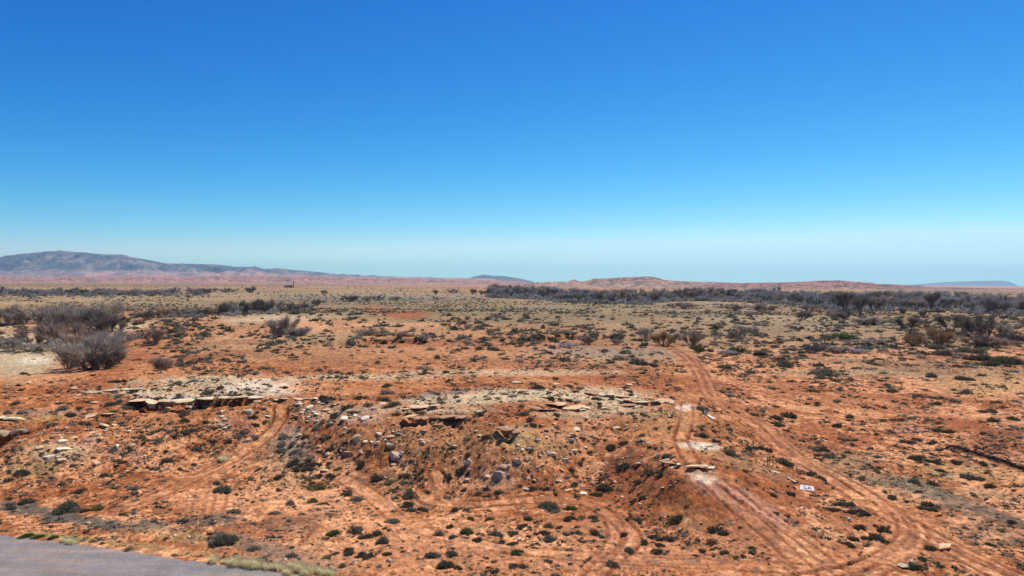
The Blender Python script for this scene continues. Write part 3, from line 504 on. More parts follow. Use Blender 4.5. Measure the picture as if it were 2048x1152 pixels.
(1200,760): "30,207,60,d 125,207,75,d 320,157,70,g 15,277,60,d 225,352,75,d 370,397,80,d 285,437,45,d 20,417,50,d 575,502,80,d 695,502,55,d 705,547,50,g 110,497,80,g 440,572,90,g 625,297,50,d 265,657,110,d 510,692,90,d 120,722,120,d 735,702,50,d 280,900,120,d 220,915,110,d 200,692,60,d 400,667,40,d 690,802,100,g 760,797,90,g 640,882,90,d 780,902,90,d 490,932,90,d 650,955,110,d 550,970,110,d 955,527,70,d 1050,322,130,g 1160,297,70,d 1165,327,80,d 1325,517,90,d 1300,587,55,d 1050,592,120,d 940,612,60,d 1190,652,100,d 1330,772,140,g 1400,787,80,g 1100,692,50,g 1160,812,60,d 1540,722,120,d 1640,722,100,d 1550,762,70,d 1470,732,80,d 1720,737,110,d 1860,812,80,g 1900,882,150,d 1810,902,70,d 1860,937,60,d 1580,357,90,g 1810,412,120,d 1950,392,150,d 1840,482,110,d 1970,432,80,d 1940,497,50,d 685,62,70,g 690,107,60,d 1330,172,80,g 1500,237,60,d 1580,192,60,g 1320,92,60,g 1735,32,80,g 1960,102,70,d 1870,132,70,d 1965,22,70,d 1800,282,80,g 1690,277,50,d 1730,257,50,d 1990,212,60,d 780,110,50,g 560,90,60,g",
(1600,740): "230,97,120,g 170,132,90,d 230,142,70,d 370,122,100,g 185,227,60,d 405,212,90,g 525,202,60,d 655,212,50,d 885,162,70,G 1030,202,80,g 950,232,100,g 835,217,70,d 1200,272,90,g 1275,207,70,g 1080,312,65,d 960,332,70,d 1060,352,75,d 1420,362,95,d 1620,337,110,g 1575,212,70,g 1610,247,80,g 1720,247,100,g 1780,162,90,d 1700,112,140,d 1770,112,90,d 1860,62,90,g 1360,82,110,g 670,387,90,d 755,407,60,d 600,357,40,d 510,272,60,d 850,522,80,d 930,517,90,d 1010,522,90,d 1150,502,80,g 1430,642,110,d 1530,652,100,d 1440,592,90,d 1350,517,60,d 1540,512,80,d 1430,502,60,d 1420,542,60,d 1310,607,50,r 1990,442,120,d 1890,442,100,d 2010,542,100,d 1725,597,60,d 75,352,60,d 175,347,90,d 175,372,80,d 220,427,60,d 400,592,100,d 360,577,80,d 265,542,70,d 240,517,60,d 530,500,110,d 500,522,80,d 640,532,80,d 640,562,70,d 520,622,90,g 645,622,60,d 570,722,80,d 470,732,110,g 175,752,80,d 30,732,80,d 150,717,80,d 535,772,70,d 660,747,50,d 270,717,50,d 240,837,110,d 500,852,80,d 400,907,70,d 305,907,110,g 200,887,100,d 445,887,70,d 610,872,60,d 810,897,80,g 480,972,80,d 530,1002,50,d 700,977,70,d 800,1007,90,d 785,947,60,d 1070,807,90,d 1090,737,60,d 1045,747,70,d 1145,762,100,d 1220,737,100,d 1380,762,110,d 1460,747,60,d 1290,827,80,g 1430,822,60,d 1210,932,130,d 1370,957,130,d 1420,927,70,d 1350,867,80,d 1700,812,70,d 1810,792,60,d 1610,967,100,d 1720,992,50,d 1545,1012,60,d 1900,977,100,d 1720,897,80,d 2200,520,110,d 2240,700,90,g 2150,620,80,d",
}
EXTRA = "425,1128,26,s 447,1131,24,s 468,1134,30,s 490,1135,26,s 510,1138,34,s 532,1140,24,s 556,1142,26,s 582,1144,22,s 601,1146,28,s 622,1148,24,s 642,1150,26,s 575,1151,22,s 612,1153,24,s 660,1154,26,s 560,668,34,g 590,672,26,y 320,738,30,y 1452,738,30,g 1405,704,22,d 1420,704,18,d 1470,710,26,d 1390,700,20,d 1520,712,22,d 1575,735,34,g 1655,752,36,g 1635,702,30,d 1680,706,24,y 1895,712,30,g 1935,706,36,g 1970,722,46,d 2010,728,44,G 2035,730,40,d 1992,733,34,d 1880,700,30,g 1960,708,26,g 1575,737,20,g 1240,722,30,y 1275,730,30,g 1290,665,20,y 985,702,20,g 1300,733,26,d"
PLANTS = []
for (x0, y0), s in TILES.items():
    for t in s.split():
        a = t.split(','); PLANTS.append((x0+float(a[0])/5.12, y0+float(a[1])/5.12, float(a[2])/5.12, a[3]))
for t in EXTRA.split():
    a = t.split(','); PLANTS.append((float(a[0]), float(a[1]), float(a[2]), a[3]))
# drop doubles
P2 = []
for p in PLANTS:
    if all(abs(p[0]-q[0]) > 4 or abs(p[1]-q[1]) > 4 for q in P2): P2.append(p)
PLANTS = P2

PAL = {'d': (.098,.088,.052), 'g': (.15,.142,.092), 'y': (.26,.225,.165), 'o': (.22,.18,.07), 'G': (.105,.13,.045), 'r': (.19,.075,.04), 's': (.85,.76,.45), 'b': (.30,.275,.25)}
def plant_tris(n, r, hgt, kind, lobes=4, blade=.11, wd=.020, base=.25):
    """n thin leaf blades filling several domes, unit width 1"""
    L = []
    for _ in range(lobes):
        a = r.uniform(0, 2*math.pi); q = r.uniform(0, .24)
        L.append((q*1.25*math.cos(a), q*1.25*math.sin(a), r.uniform(.13, .30), r.uniform(.6, 1.15)))
    k = r.integers(0, lobes, n); L = np.array(L)[k]
    th = r.uniform(0, 2*math.pi, n); cz = r.uniform(-.05, 1, n)**.8 if False else np.abs(r.uniform(-.1, 1, n)); sz = np.sqrt(1-np.minimum(cz, .999)**2)
    d = np.stack([np.cos(th)*sz, np.sin(th)*sz, cz], 1)
    rad = L[:, 2]*(1-base*r.random(n)**2)*(.85+.3*noise(th*1.3+k*3, cz*3, 4))
    p = d*rad[:, None]; p[:, 0] += L[:, 0]; p[:, 1] += L[:, 1]; p[:, 2] = p[:, 2]*hgt*2*L[:, 3]
    dr = d*np.array([1, 1, 1.2])+r.normal(0, .55, (n, 3)); dr /= np.linalg.norm(dr, axis=1)[:, None]
    sd_ = np.cross(dr, r.normal(0, 1, (n, 3))); sd_ /= np.linalg.norm(sd_, axis=1)[:, None]
    bl = blade*(.6+.8*r.random(n))[:, None]; wv = sd_*wd*(.7+.6*r.random(n))[:, None]
    v = np.stack([p-dr*bl*.4-wv, p-dr*bl*.4+wv, p+dr*bl*.6], 1)
    ext = [np.percentile(v[..., i], 97)-np.percentile(v[..., i], 3) for i in (0, 1)]; s_ = 1/max(ext)
    v[..., 0] = (v[..., 0]-np.median(v[..., 0]))*s_; v[..., 1] = (v[..., 1]-np.median(v[..., 1]))*s_; v[..., 2] *= min(s_, 1.6)
    v[..., 2] = np.maximum(v[..., 2], -.03)
    c = np.array(PAL[kind])*(.65+.75*r.random((n, 1)))
    if kind in 'dg':                                   # some dead grey and some yellow twigs
        m = r.random(n) < .16; c[m] = np.array((.20, .17, .12))*(.7+.5*r.random((m.sum(), 1)))
    return v.reshape(-1, 3), np.repeat(c, 3, 0)
def grass_tris(n, r):
    a = r.uniform(0, 2*math.pi, n); q = np.abs(r.normal(0, .22, n)); b = np.stack([q*np.cos(a), q*np.sin(a), np.zeros(n)], 1)
    d = np.stack([np.cos(a)*.5, np.sin(a)*.5, np.full(n, 1.)], 1)+r.normal(0, .25, (n, 3)); d /= np.linalg.norm(d, axis=1)[:, None]
    s = np.stack([-np.sin(a), np.cos(a), np.zeros(n)], 1)*.016; l = (.25+.35*r.random(n))[:, None]
    v = np.stack([b-s, b+s, b+d*l], 1); c = np.array(PAL['s'])*(.6+.6*r.random((n, 1))); return v.reshape(-1, 3), np.repeat(c, 3, 0)
def leafy(m, k):
    t = m.node_tree; b = t.nodes['Principled BSDF']; out = t.nodes['Material Output']; src = b.inputs['Base Color'].links[0].from_socket
    tr = t.nodes.new('ShaderNodeBsdfTranslucent'); mx = t.nodes.new('ShaderNodeMixShader'); mx.inputs[0].default_value = k
    t.links.new(src, tr.inputs[0]); t.links.new(b.outputs[0], mx.inputs[1]); t.links.new(tr.outputs[0], mx.inputs[2]); t.links.new(mx.outputs[0], out.inputs[0]); return m
m_leaf = leafy(mat('shrub_leaves', PAL['d'], attr=True, var=.2, scale=6, rough=.8), .35)
SHM = {}
for kind in PAL:
    for v_ in range(4 if kind in 'dg' else 2):
        r = np.random.default_rng(hash(kind) % 1 + ord(kind)*10+v_)
        v, c = grass_tris(1500, r) if kind == 's' else plant_tris(1000, r, .36+.06*v_, kind, 5+v_, .15, .017, .6)
        SHM[kind, v_] = mesh_np('shrub', v, np.arange(len(v)).reshape(-1, 3), c, False, [m_leaf])

LM = [("white lettered board",1614,973),("rusty metal frame",1540,930),("deep left overhang",40,880),("long cream ledge",430,806),("rutted ramp",548,850),
 ("biggest boulder",795,912),("craggy grey boulder",1000,945),("twin small overhangs",875,842),("black spur hollow",1013,863),("tight tyre track bend",1255,1068),
 ("roadside straw grass",560,1135),("round roadside bush",445,1070),("big bush above the verge",128,1016),("bent wooden sheets",1822,1130),("pale square slab",1890,1098),
 ("dead fallen tree",1960,915),("white scraps",1410,828),("fork of the tracks",1402,760),("mound's pale summit",1405,952),("two slabs on the mound",1390,930),
 ("mound's white rock patch",1390,893),("white slabs at left",115,895),("rubble below the plateau",650,830),("curled track end",870,970),("dark layered ledges",1240,795),
 ("long shrub row at right",1785,840),("green hedge at right",2000,722),("thin wavy double track",1000,1005),("mound's gully fan",1470,990),("lowest tracks",1350,1125),
 ("faint double ruts",420,1000),("cream slab with shrubs",1120,812),("leafless left thicket",160,700),("wide dark right bush",1895,865),("track loop at right",1810,1060),
 ("left road corner",150,1090),("grey brush patch",590,900),("main double track",1580,915),("reddish branch track",1700,815),("gully beside the mound",1190,920),("bottom centre flat",900,1060),("small green bush",663,1062)]
KW = {'d': ('dark', 'dark grey green'), 'g': ('grey green', 'dull grey green'), 'y': ('dry grey', 'dry grey'), 'o': ('olive', 'yellowish olive'), 'G': ('bright green', 'fresh green'), 'r': ('rusty', 'rusty brown'), 's': ('straw', 'straw coloured'), 'b': ('grey', 'grey')}
def direction(dx, dy):
    a = math.degrees(math.atan2(-dy, dx)) % 360
    return ['right of', 'upper right of', 'above', 'upper left of', 'left of', 'lower left of', 'below', 'lower right of'][int((a+22.5)//45) % 8]
ORD = ['closest', 'second closest', 'third closest', 'fourth closest', 'fifth closest', 'sixth closest', 'seventh closest', 'eighth closest', 'ninth closest', 'tenth closest']
USED = set()
def place_labels(items, noun):
    """items: (px, py, adjective); each gets landmark, side and rank so that it can be pointed to"""
    out = [None]*len(items); g = {}
    for i, (x, y, adj) in enumerate(items):
        best = min(range(len(LM)), key=lambda k: math.hypot((x-LM[k][1]), (y-LM[k][2])*1.3)+ (2000 if False else 0))
        dx, dy = x-LM[best][1], y-LM[best][2]
        g.setdefault((best, direction(dx, dy), adj), []).append((math.hypot(dx, dy), i))
    for (b, dr, adj), L in g.items():
        L.sort()
        for n, (d, i) in enumerate(L):
            rank = '' if len(L) == 1 else (ORD[n] if n < len(ORD) else 'farthest')+' '
            t = f"{rank}{adj} {noun} {dr} the {LM[b][0]}"
            out[i] = t
    return out
PLANTS.sort(key=lambda p: -p[2])
ind = [p for p in PLANTS if p[3] != 's'][:298]; straw = [p for p in PLANTS if p[3] == 's']
rest = [p for p in PLANTS if p[3] != 's'][298:]
def size_word(w): return 'large' if w > 26 else 'medium' if w > 16.5 else 'small'
def add_plants(lst, noun, name, cat, group, sizes=True):
    W_ = hit([p[0] for p in lst], [p[1]-.8 for p in lst], HG)
    labs = place_labels([(p[0], p[1], (size_word(p[2])+' ' if sizes else '')+KW[p[3]][0]) for p in lst], noun)
    for k, (p, q, lb) in enumerate(zip(lst, W_, labs)):
        wdt = p[2]*q[1]/FPX*1.08; var = 4 if p[3] in 'dg' else 2
        wdt *= .93; o = link(name, SHM[p[3], k % var], None, (q[0], q[1]+wdt*.3, q[2]-.03*wdt), (0, 0, random.uniform(0, 6.28)), (wdt, wdt*random.uniform(.8, 1), wdt*random.uniform(.85, 1.15)))
        if 3 < k: tag(o, lb, cat, group)
        else: tag(o, lb, cat, group)
add_plants(ind, 'shrub', 'shrub', 'shrub', 'low desert shrubs dotted over the red soil')
add_plants(straw, 'grass tuft', 'grass_tuft', 'grass tuft', 'straw coloured grass tufts', False)

# every smaller clump of growth: nobody could count it
def merged(name, specs, label, nt_, cat_, blade, wd, hg=.34):
    """specs: arrays px, py, width px, kind index"""
    px, py, wpx, kd = specs; q = hit(px, py, HG, y1=3500); VV = []; CC = []
    pool = {}
    kinds = list(PAL)
    for k in range(len(kinds)):
        pool[k] = []
        for v_ in range(5):
            r = np.random.default_rng(900+k*7+v_+nt_)
            pool[k].append(grass_tris(nt_, r) if kinds[k] == 's' else plant_tris(nt_, r, hg, kinds[k], 1+v_ % 4, blade, wd))
    for i in range(len(px)):
        if q[i, 1] > 3400: continue
        v, c = pool[int(kd[i])][i % 5]; wdt = wpx[i]*q[i, 1]/FPX; a = rng.uniform(0, 6.28); ca, sa = math.cos(a), math.sin(a)
        sx = wdt*rng.uniform(.8, 1.5); sy = wdt*rng.uniform(.7, 1.1)
        X = v[:, 0]*sx; Y = v[:, 1]*sy; VV.append(np.stack([q[i, 0]+X*ca-Y*sa, q[i, 1]+X*sa+Y*ca, q[i, 2]-.02+v[:, 2]*wdt*rng.uniform(.7, 1.1)], 1)); CC.append(c*rng.uniform(.7, 1.25))
    V = np.concatenate(VV); Cc = np.concatenate(CC)
    o = link(name, mesh_np(name, V, np.arange(len(V)).reshape(-1, 3), Cc, False, [m_leaf])); tag(o, label, cat_, kind='stuff'); return o
KI = {k: i for i, k in enumerate(PAL)}
def track_free(px, py):
    q = hit(px, py, HG); ok = np.ones(len(px), bool)
    for P, gauge, st in TRW:
        if st < .5: continue
        d, s = seg_dist(q[:, 0], q[:, 1], P); ok &= d > 1.25
    ok &= q[:, 1] > road_edge_y(q[:, 0])+.5
    return ok
px = np.array([p[0] for p in rest]); py = np.array([p[1]-.5 for p in rest]); wp = np.array([p[2] for p in rest]); kd = np.array([KI[p[3]] for p in rest])
# small tufts between the shrubs, denser towards the plain
DENS = ([600, 640, 700, 760, 850, 960, 1060, 1152], [.05, .042, .028, .018, .016, .013, .010, .009])
def scatter(y0, y1, n, seed):
    r = np.random.default_rng(seed); ax = r.uniform(-150, 2200, n); ay = r.uniform(y0, y1, n)
    want = np.interp(ay, *DENS)/(n/(2350.*(y1-y0)))
    dn = fbm(ax/95, ay/26, 3, 5)*.6+fbm(ax/26, ay/9, 2, 6)*.4
    dens = np.clip((dn-.36)*4.5, .06, 1.9)
    mound = ((ax-1450)/130)**2+((ay-1010)/70)**2 < 1; pale = ((ax-20)/125)**2+((ay-725)/42)**2 < 1; rub = (((ax-690)/90)**2+((ay-840)/42)**2 < 1) | (((ax-110)/60)**2+((ay-895)/30)**2 < 1)
    k = (r.random(n) < want*dens*np.where(mound, .06, 1)*np.where(pale, .05, 1)*np.where(rub, .3, 1)*np.where((ay > 835) & (ay < 950) & (ax > 640) & (ax < 1420), .45, 1)); ax, ay = ax[k], ay[k]; ok = track_free(ax, ay); return ax[ok], ay[ok]
ax, ay = scatter(700, 1160, 40000, 1)
aw = np.clip(rng.lognormal(0, .48, len(ax))*np.interp(ay, [700, 790, 840, 960, 1150], [8, 6.5, 5.5, 5.5, 7]), 2.5, 20); ak = rng.choice([KI['d'], KI['g'], KI['y'], KI['o'], KI['r']], len(ax), p=[.37, .26, .25, .06, .06])
merged('scrub', (np.concatenate([px, ax]), np.concatenate([py, ay]), np.concatenate([wp*.95, aw]), np.concatenate([kd, ak])), 'small low tufts of desert scrub scattered thickly between the larger shrubs', 60, 'scrub', .26, .05)
# middle distance
_D = DENS; DENS = ([600, 700, 800, 1152], [.03, .045, .07, .055]); ax, ay = scatter(720, 1160, 90000, 9); DENS = _D
aw = np.clip(rng.lognormal(0, .4, len(ax))*3.6, 2, 8); ak = rng.choice([KI['d'], KI['g'], KI['y'], KI['r']], len(ax), p=[.40, .15, .25, .20])
merged('dry_litter', (ax, ay, aw, ak), 'fine dry litter and seedling tufts peppering the red soil', 16, 'litter', .4, .09, .25)
ax, ay = scatter(618, 700, 42000, 2)
aw = np.clip(rng.lognormal(0, .48, len(ax))*np.interp(ay, [622, 650, 715], [5.0, 7, 9.5]), 2.2, 20); ak = rng.choice([KI['d'], KI['g'], KI['y'], KI['o'], KI['r']], len(ax), p=[.30, .28, .30, .08, .04])
merged('scrub', (ax, ay, aw, ak), 'grey green sagebrush scattered over the ridge top and plain beyond', 36, 'scrub', .34, .09)
n = 17000
ax = rng.uniform(-150, 2200, n); ay = 573+(628-573)*rng.random(n)**.6+(ax-1024)*.0049; dn = fbm(ax/160, ay/7, 3, 25)
keep = dn > .42; ax, ay = ax[keep], ay[keep]
aw = np.clip(rng.lognormal(math.log(4.2), .4, len(ax)), 1.6, 9)*(.5+.5*(ay-573)/55); ak = rng.choice([KI['d'], KI['g'], KI['y'], KI['o']], len(ax), p=[.28, .34, .28, .10])
merged('scrub', (ax, ay, aw, ak), 'fine olive and grey scrub covering the far plain below the horizon', 12, 'scrub', .55, .17, .25)

def band_bounds(x):
    lo = np.interp(x, [985,1040,1100,1200,1300,1340,1400,1500,1600,1700,1800,1900,2048,2200], [592,594,600,605,606,600,598,602,608,620,618,622,628,634])
    hi = np.interp(x, [985,1040,1100,1200,1300,1340,1400,1500,1600,1700,1800,1900,2048,2200], [586,588,590,592,594,594,593,592,594,595,597,599,602,605])
    return hi, lo
ax = rng.uniform(975, 2200, 3400); hi_, lo_ = band_bounds(ax); ay = hi_-2+(lo_-hi_+6)*rng.random(len(ax))
merged('brush', (ax, ay, np.clip(rng.lognormal(0, .4, len(ax))*8.5, 4, 20), rng.choice([KI['b'], KI['y'], KI['d']], len(ax), p=[.72, .13, .15])), 'low grey leafless brush filling the ground between the trees of the right band', 70, 'brush', .3, .035, .75)
ax = np.concatenate([rng.uniform(-60, 330, 420), rng.uniform(330, 620, 260), rng.uniform(-60, 420, 260)]); ay = np.concatenate([rng.uniform(572, 592, 420)*0+587+rng.normal(0, 2.0, 420), 634-(rng.uniform(0, 0, 260))+rng.normal(0, 2, 260), 590+rng.normal(0, 3, 260)]); ay[420:680] -= (ax[420:680]-330)*.045
merged('brush', (ax, ay, np.clip(rng.lognormal(0, .4, len(ax))*8, 4, 18), rng.choice([KI['b'], KI['d']], len(ax), p=[.75, .25])), 'low grey leafless brush along the two thin tree lines at the left', 60, 'brush', .3, .035, .6)

# ------------------------------------------------------------------ rocks
ROCKT = {
(0,760): "475,812,120,60,w 630,737,150,60,w 605,842,120,55,p 390,712,90,45,p 695,802,80,35,p 975,887,90,60,p 1345,682,70,45,p 1185,702,70,45,w 1045,497,115,60,p 930,752,60,30,p 740,697,40,40,p 835,867,50,25,p 1195,592,50,30,p 1595,742,60,35,t 1320,537,45,25,w 1730,522,60,32,w 1545,300,120,70,c 1630,300,90,60,c 1700,312,90,45,c 1750,275,110,35,c 1955,292,150,50,c 560,547,80,30,t 700,560,90,30,t 620,642,110,40,w 740,602,80,25,p 1170,762,60,25,t 1000,577,70,30,t 730,112,90,45,p 760,85,70,30,p 130,172,60,25,t 1100,857,50,12,p 640,100,70,30,t 950,240,100,30,p 480,480,60,20,t 860,520,80,25,t 930,545,80,22,p 240,620,120,30,t 170,640,90,25,t 300,600,80,20,t 1170,470,90,25,p 1290,340,90,22,p 180,135,60,25,t 400,195,60,30,t 790,165,60,25,p 900,190,80,25,p 1540,650,60,25,t 1650,500,40,20,p 1440,470,100,20,t",
(400,760): "505,357,90,75,c 60,292,80,45,c 1010,272,100,55,w 1120,297,90,50,w 1065,312,90,40,w 1290,325,120,50,p 1400,312,80,55,p 1480,422,140,70,w 1690,412,110,55,w 1190,442,50,40,w 1190,367,90,35,w 1520,437,60,35,p 1590,372,70,30,w 1485,512,55,30,w 1600,642,110,100,c 1500,795,130,85,t 1690,647,70,40,w 1755,647,50,35,w 1810,667,60,42,w 1830,575,90,45,w 1950,605,90,50,p 1955,702,110,95,g 2000,825,160,120,g 1230,742,70,60,p 1305,782,70,50,p 1270,942,90,42,p 230,332,80,30,w 215,382,60,35,w 250,422,60,35,w 210,472,60,35,w 250,502,70,30,w 180,440,50,30,w 290,450,40,25,p 1000,582,80,45,p 1300,467,40,30,p 690,387,80,28,w 1215,242,60,30,w 1350,132,40,20,p 1640,402,60,35,w 1110,402,60,40,w 1250,252,60,25,w 1040,347,60,30,w 1420,260,60,30,p 1330,345,70,30,p 1160,340,60,30,w 1000,240,60,35,w 1100,430,60,25,p 560,240,60,30,p 1870,250,90,30,c 1780,300,80,25,g 1760,390,60,30,p 1540,395,70,30,p 1380,430,70,30,t 960,360,50,25,p 930,435,60,20,t 1930,395,60,20,p 1700,560,40,20,p 1900,535,50,30,w 600,225,60,25,p 520,245,50,20,p 330,280,60,15,t 1870,490,40,20,p 700,165,60,15,p 1620,470,50,25,t 1210,700,60,35,p 1450,560,40,20,p",
(800,760): "210,672,110,55,p 215,630,70,35,p 240,547,90,50,t 370,482,90,40,t 520,570,70,45,t 15,782,50,70,w 700,865,90,85,c 1200,862,110,75,g 1065,915,120,60,p 1010,1025,150,110,g 900,1005,100,40,p 1570,787,90,60,p 1690,845,80,60,w 1210,682,70,35,p 1655,942,60,45,p 1790,752,70,50,w 1915,412,90,45,p 1640,692,60,30,t 1430,637,60,40,w 780,532,60,25,p 320,917,60,20,p 800,335,90,30,c 970,272,60,15,t 1200,38,130,35,c 1870,320,100,40,w 1780,305,100,30,w 1480,350,50,12,t 1450,882,60,35,p 1300,830,90,60,p 1115,900,60,40,p 850,600,50,20,t 820,575,60,20,p 480,640,40,15,p 630,790,40,25,p 930,460,40,20,p 1900,700,60,25,p 1840,740,60,30,t 1750,560,60,25,p 1560,520,50,20,t 1460,480,60,20,p 1700,570,40,15,p 1320,860,50,20,p 1980,360,60,25,p 1100,735,50,20,t 1080,700,60,20,t 1160,760,40,20,p 300,790,40,25,t 100,745,50,25,t 640,950,50,30,p 1600,45,80,20,p 720,20,110,20,t 1580,450,60,15,p 1800,510,120,20,c",
(800,940): "685,117,80,40,p 870,192,50,35,g 1290,207,100,40,g 1620,122,80,30,p 1720,222,90,35,p 1880,252,100,35,w 1930,92,50,35,p 1975,152,60,40,p 1660,15,60,25,p 1120,65,60,35,t 1450,265,50,20,p 1270,405,50,20,p 2020,140,50,25,p 1930,200,60,20,t 1230,300,30,12,p 780,130,40,15,t",
(1200,940): "410,352,40,20,w 730,167,40,15,w 1320,727,30,20,p 650,185,40,15,w 155,130,50,20,p 230,280,50,18,p 480,285,30,12,w 1800,30,90,20,w 1770,35,40,22,p",
(1200,760): "680,835,90,40,w 600,800,60,60,w 760,905,110,30,w 820,870,90,30,c 300,62,100,40,p 220,102,80,30,p 430,785,30,15,w 640,215,90,25,w 30,300,90,30,p 100,305,70,25,p 560,245,80,20,p 90,340,60,15,t 385,335,30,25,w 340,40,60,25,p 640,230,60,20,w 410,465,40,15,p 80,410,50,30,p 160,500,120,20,c 40,340,60,20,t 270,300,60,20,c 350,300,50,15,c",
(1600,940): "510,508,50,28,w 1720,430,30,15,w 610,737,20,10,w 180,290,20,8,w 70,100,30,12,w 20,390,40,10,w 300,460,20,12,p",
}
TONE = {'w': ((.80,.67,.46), (.66,.50,.31)), 'p': ((.70,.47,.27), (.55,.33,.17)), 'c': ((.68,.56,.35), (.52,.39,.21)), 't': ((.42,.24,.13), (.30,.15,.08)), 'g': ((.52,.41,.28), (.34,.25,.16)), 'o': ((.40,.28,.15), (.17,.11,.07))}
RM = {k: mat('sandstone_'+k, a, col2=b, var=.22, scale=2.5, bump=.06, bscale=6, rough=.92) for k, (a, b) in TONE.items()}
def rock_mesh(seed, flat=1., n=16):
    r = np.random.default_rng(seed); bm = bmesh.new()
    for _ in range(n):
        p = r.normal(0, 1, 3); p /= np.linalg.norm(p); p *= r.uniform(.8, 1); p = np.sign(p)*np.abs(p)**.75*.55
        bm.verts.new((p[0], p[1]*.85, p[2]*.75*flat))
    bmesh.ops.convex_hull(bm, input=bm.verts)
    bmesh.ops.delete(bm, geom=[v for v in bm.verts if not v.link_faces], context='VERTS')
    bmesh.ops.bevel(bm, geom=bm.edges[:], offset=.018, segments=1, affect='EDGES', clamp_overlap=True)
    bmesh.ops.triangulate(bm, faces=bm.faces[:]); bmesh.ops.subdivide_edges(bm, edges=bm.edges[:], cuts=1, use_grid_fill=True)
    for v in bm.verts:
        c = np.array([v.co]); q = fbm(c[:, 0]*5+seed, c[:, 1]*5+c[:, 2]*4, 3, seed)[0]-.5
        st = (noise(c[:, 2]*14/flat, c[:, 0]*.5, seed)[0]-.5)*.05
        v.co *= 1+q*.16; v.co.x *= 1+st; v.co.y *= 1+st
    me = bpy.data.meshes.new('boulder'); bm.to_mesh(me); bm.free(); return me
RMESH = {}
for k in TONE:
    for j in range(5):
        me = rock_mesh(40+j*3+ord(k), 1.); me.materials.append(RM[k]); RMESH[k, 'b', j] = me
        me = rock_mesh(140+j*3+ord(k), .45, 22); me.materials.append(RM[k]); RMESH[k, 's', j] = me
ROCKS = []
for (x0, y0), s in ROCKT.items():
    for t in s.split():
        a = t.split(','); ROCKS.append((x0+float(a[0])/5.12, y0+float(a[1])/5.12, float(a[2])/5.12, float(a[3])/5.12, a[4]))
q = hit([p[0] for p in ROCKS], [p[1]-p[3]*.12 for p in ROCKS], HG)
TW = {'w': 'white', 'p': 'pale tan', 'c': 'cream', 't': 'orange brown', 'g': 'grey', 'o': 'dark tan'}
labs = place_labels([(p[0], p[1], ('big ' if p[2] > 20 else 'mid sized ' if p[2] > 12.5 else 'small ')+TW[p[4]]) for p in ROCKS], 'rock')
for k, (p, c, lb) in enumerate(zip(ROCKS, q, labs)):
    wd = p[2]*c[1]/FPX; hg = p[3]*c[1]/FPX; slab = p[3]/p[2] < .5
    me = RMESH[p[4], 's' if slab else 'b', k % 5]; nm = 'stone_slab' if slab else 'boulder'
    zh = hg*1.25 if not slab else hg*1.5
    o = link(nm, me, None, (c[0], c[1]+wd*.25, c[2]+hg*.18), (random.uniform(-.15, .15), random.uniform(-.15, .15), random.uniform(0, 6.28)), (wd, wd*.95, max(.2, zh)))
    tag(o, lb.replace(' rock ', ' stone slab ' if slab else ' boulder ', 1), 'stone slab' if slab else 'boulder', 'sandstone slabs on the slopes' if slab else 'sandstone boulders on the slopes')

# loose rubble, stuff: angular chips by the thousand on the slopes
def rubble():
    n = 20000; ax = rng.uniform(-100, 1420, n); ay = rng.uniform(765, 975, n)
    d = fbm(ax/55, ay/28, 3, 44); field = np.zeros(n)
    for cx, cy, rx, ry, s in [(660,830,75,30,1),(780,880,90,40,.5),(130,880,100,30,.6),(380,810,90,25,.35),(240,860,90,30,.5),(450,845,25,25,.9),(900,870,110,40,.5),(1090,900,110,50,.55),(1230,800,110,25,.6),(1180,820,80,25,.5),(1000,840,150,25,.35),(1280,850,70,30,.3),(330,660,120,60,.2),(60,780,110,20,.5)]:
        field = np.maximum(field, s*np.exp(-((ax-cx)/rx)**2-((ay-cy)/ry)**2))
    keep = rng.random(n) < field*ss(d, .38, .6)+.05
    ax, ay = ax[keep], ay[keep]
    bx = rng.uniform(0, 2048, 900); by = rng.uniform(980, 1150, 900); cx_ = rng.uniform(300, 1400, 1500); cy_ = rng.uniform(640, 770, 1500)
    ax = np.concatenate([ax, bx[:260], cx_[:500]]); ay = np.concatenate([ay, by[:260], cy_[:500]])
    ok = track_free(ax, ay); ax, ay = ax[ok], ay[ok]
    q = hit(ax, ay, HG); w_ = np.clip(rng.lognormal(math.log(.22), .5, len(ax)), .09, .9)*np.where(q[:, 1] > 110, 1.4, 1)
    tones = rng.choice(list('wpct'), len(ax), p=[.18, .36, .16, .30]); VV = []; FF = []; CC = []; off = 0
    tmpl = []
    for j in range(8):
        bm = bmesh.new(); r = np.random.default_rng(j)
        for _ in range(9):
            p = r.normal(0, 1, 3); p /= np.linalg.norm(p); bm.verts.new((p[0]*.5, p[1]*.42, p[2]*.26))
        bmesh.ops.convex_hull(bm, input=bm.verts); bmesh.ops.triangulate(bm, faces=bm.faces[:]); bm.verts.index_update()
        tmpl.append((np.array([v.co[:] for v in bm.verts]), np.array([[v.index for v in f.verts] for f in bm.faces]))); bm.free()
    for i in range(len(ax)):
        v, f = tmpl[i % 8]; a = rng.uniform(0, 6.28); ca, sa = math.cos(a), math.sin(a); s = w_[i]
        VV.append(np.stack([q[i, 0]+s*(v[:, 0]*ca-v[:, 1]*sa), q[i, 1]+s*(v[:, 0]*sa+v[:, 1]*ca), q[i, 2]+s*(v[:, 2]+.12+v[:, 0]*rng.uniform(-.3, .3))], 1)); FF.append(f+off); off += len(v)
        CC.append(np.repeat(np.array(TONE[tones[i]][0])[None]*rng.uniform(.6, 1.05), len(v), 0))
    m = mat('rubble_stone', RED, attr=True, var=.2, scale=5)
    tag(link('rubble', mesh_np('rubble', np.concatenate(VV), np.concatenate(FF), np.concatenate(CC), False, [m])), 'loose angular rubble and small stones strewn over the red slopes', 'rubble', kind='stuff')
rubble()

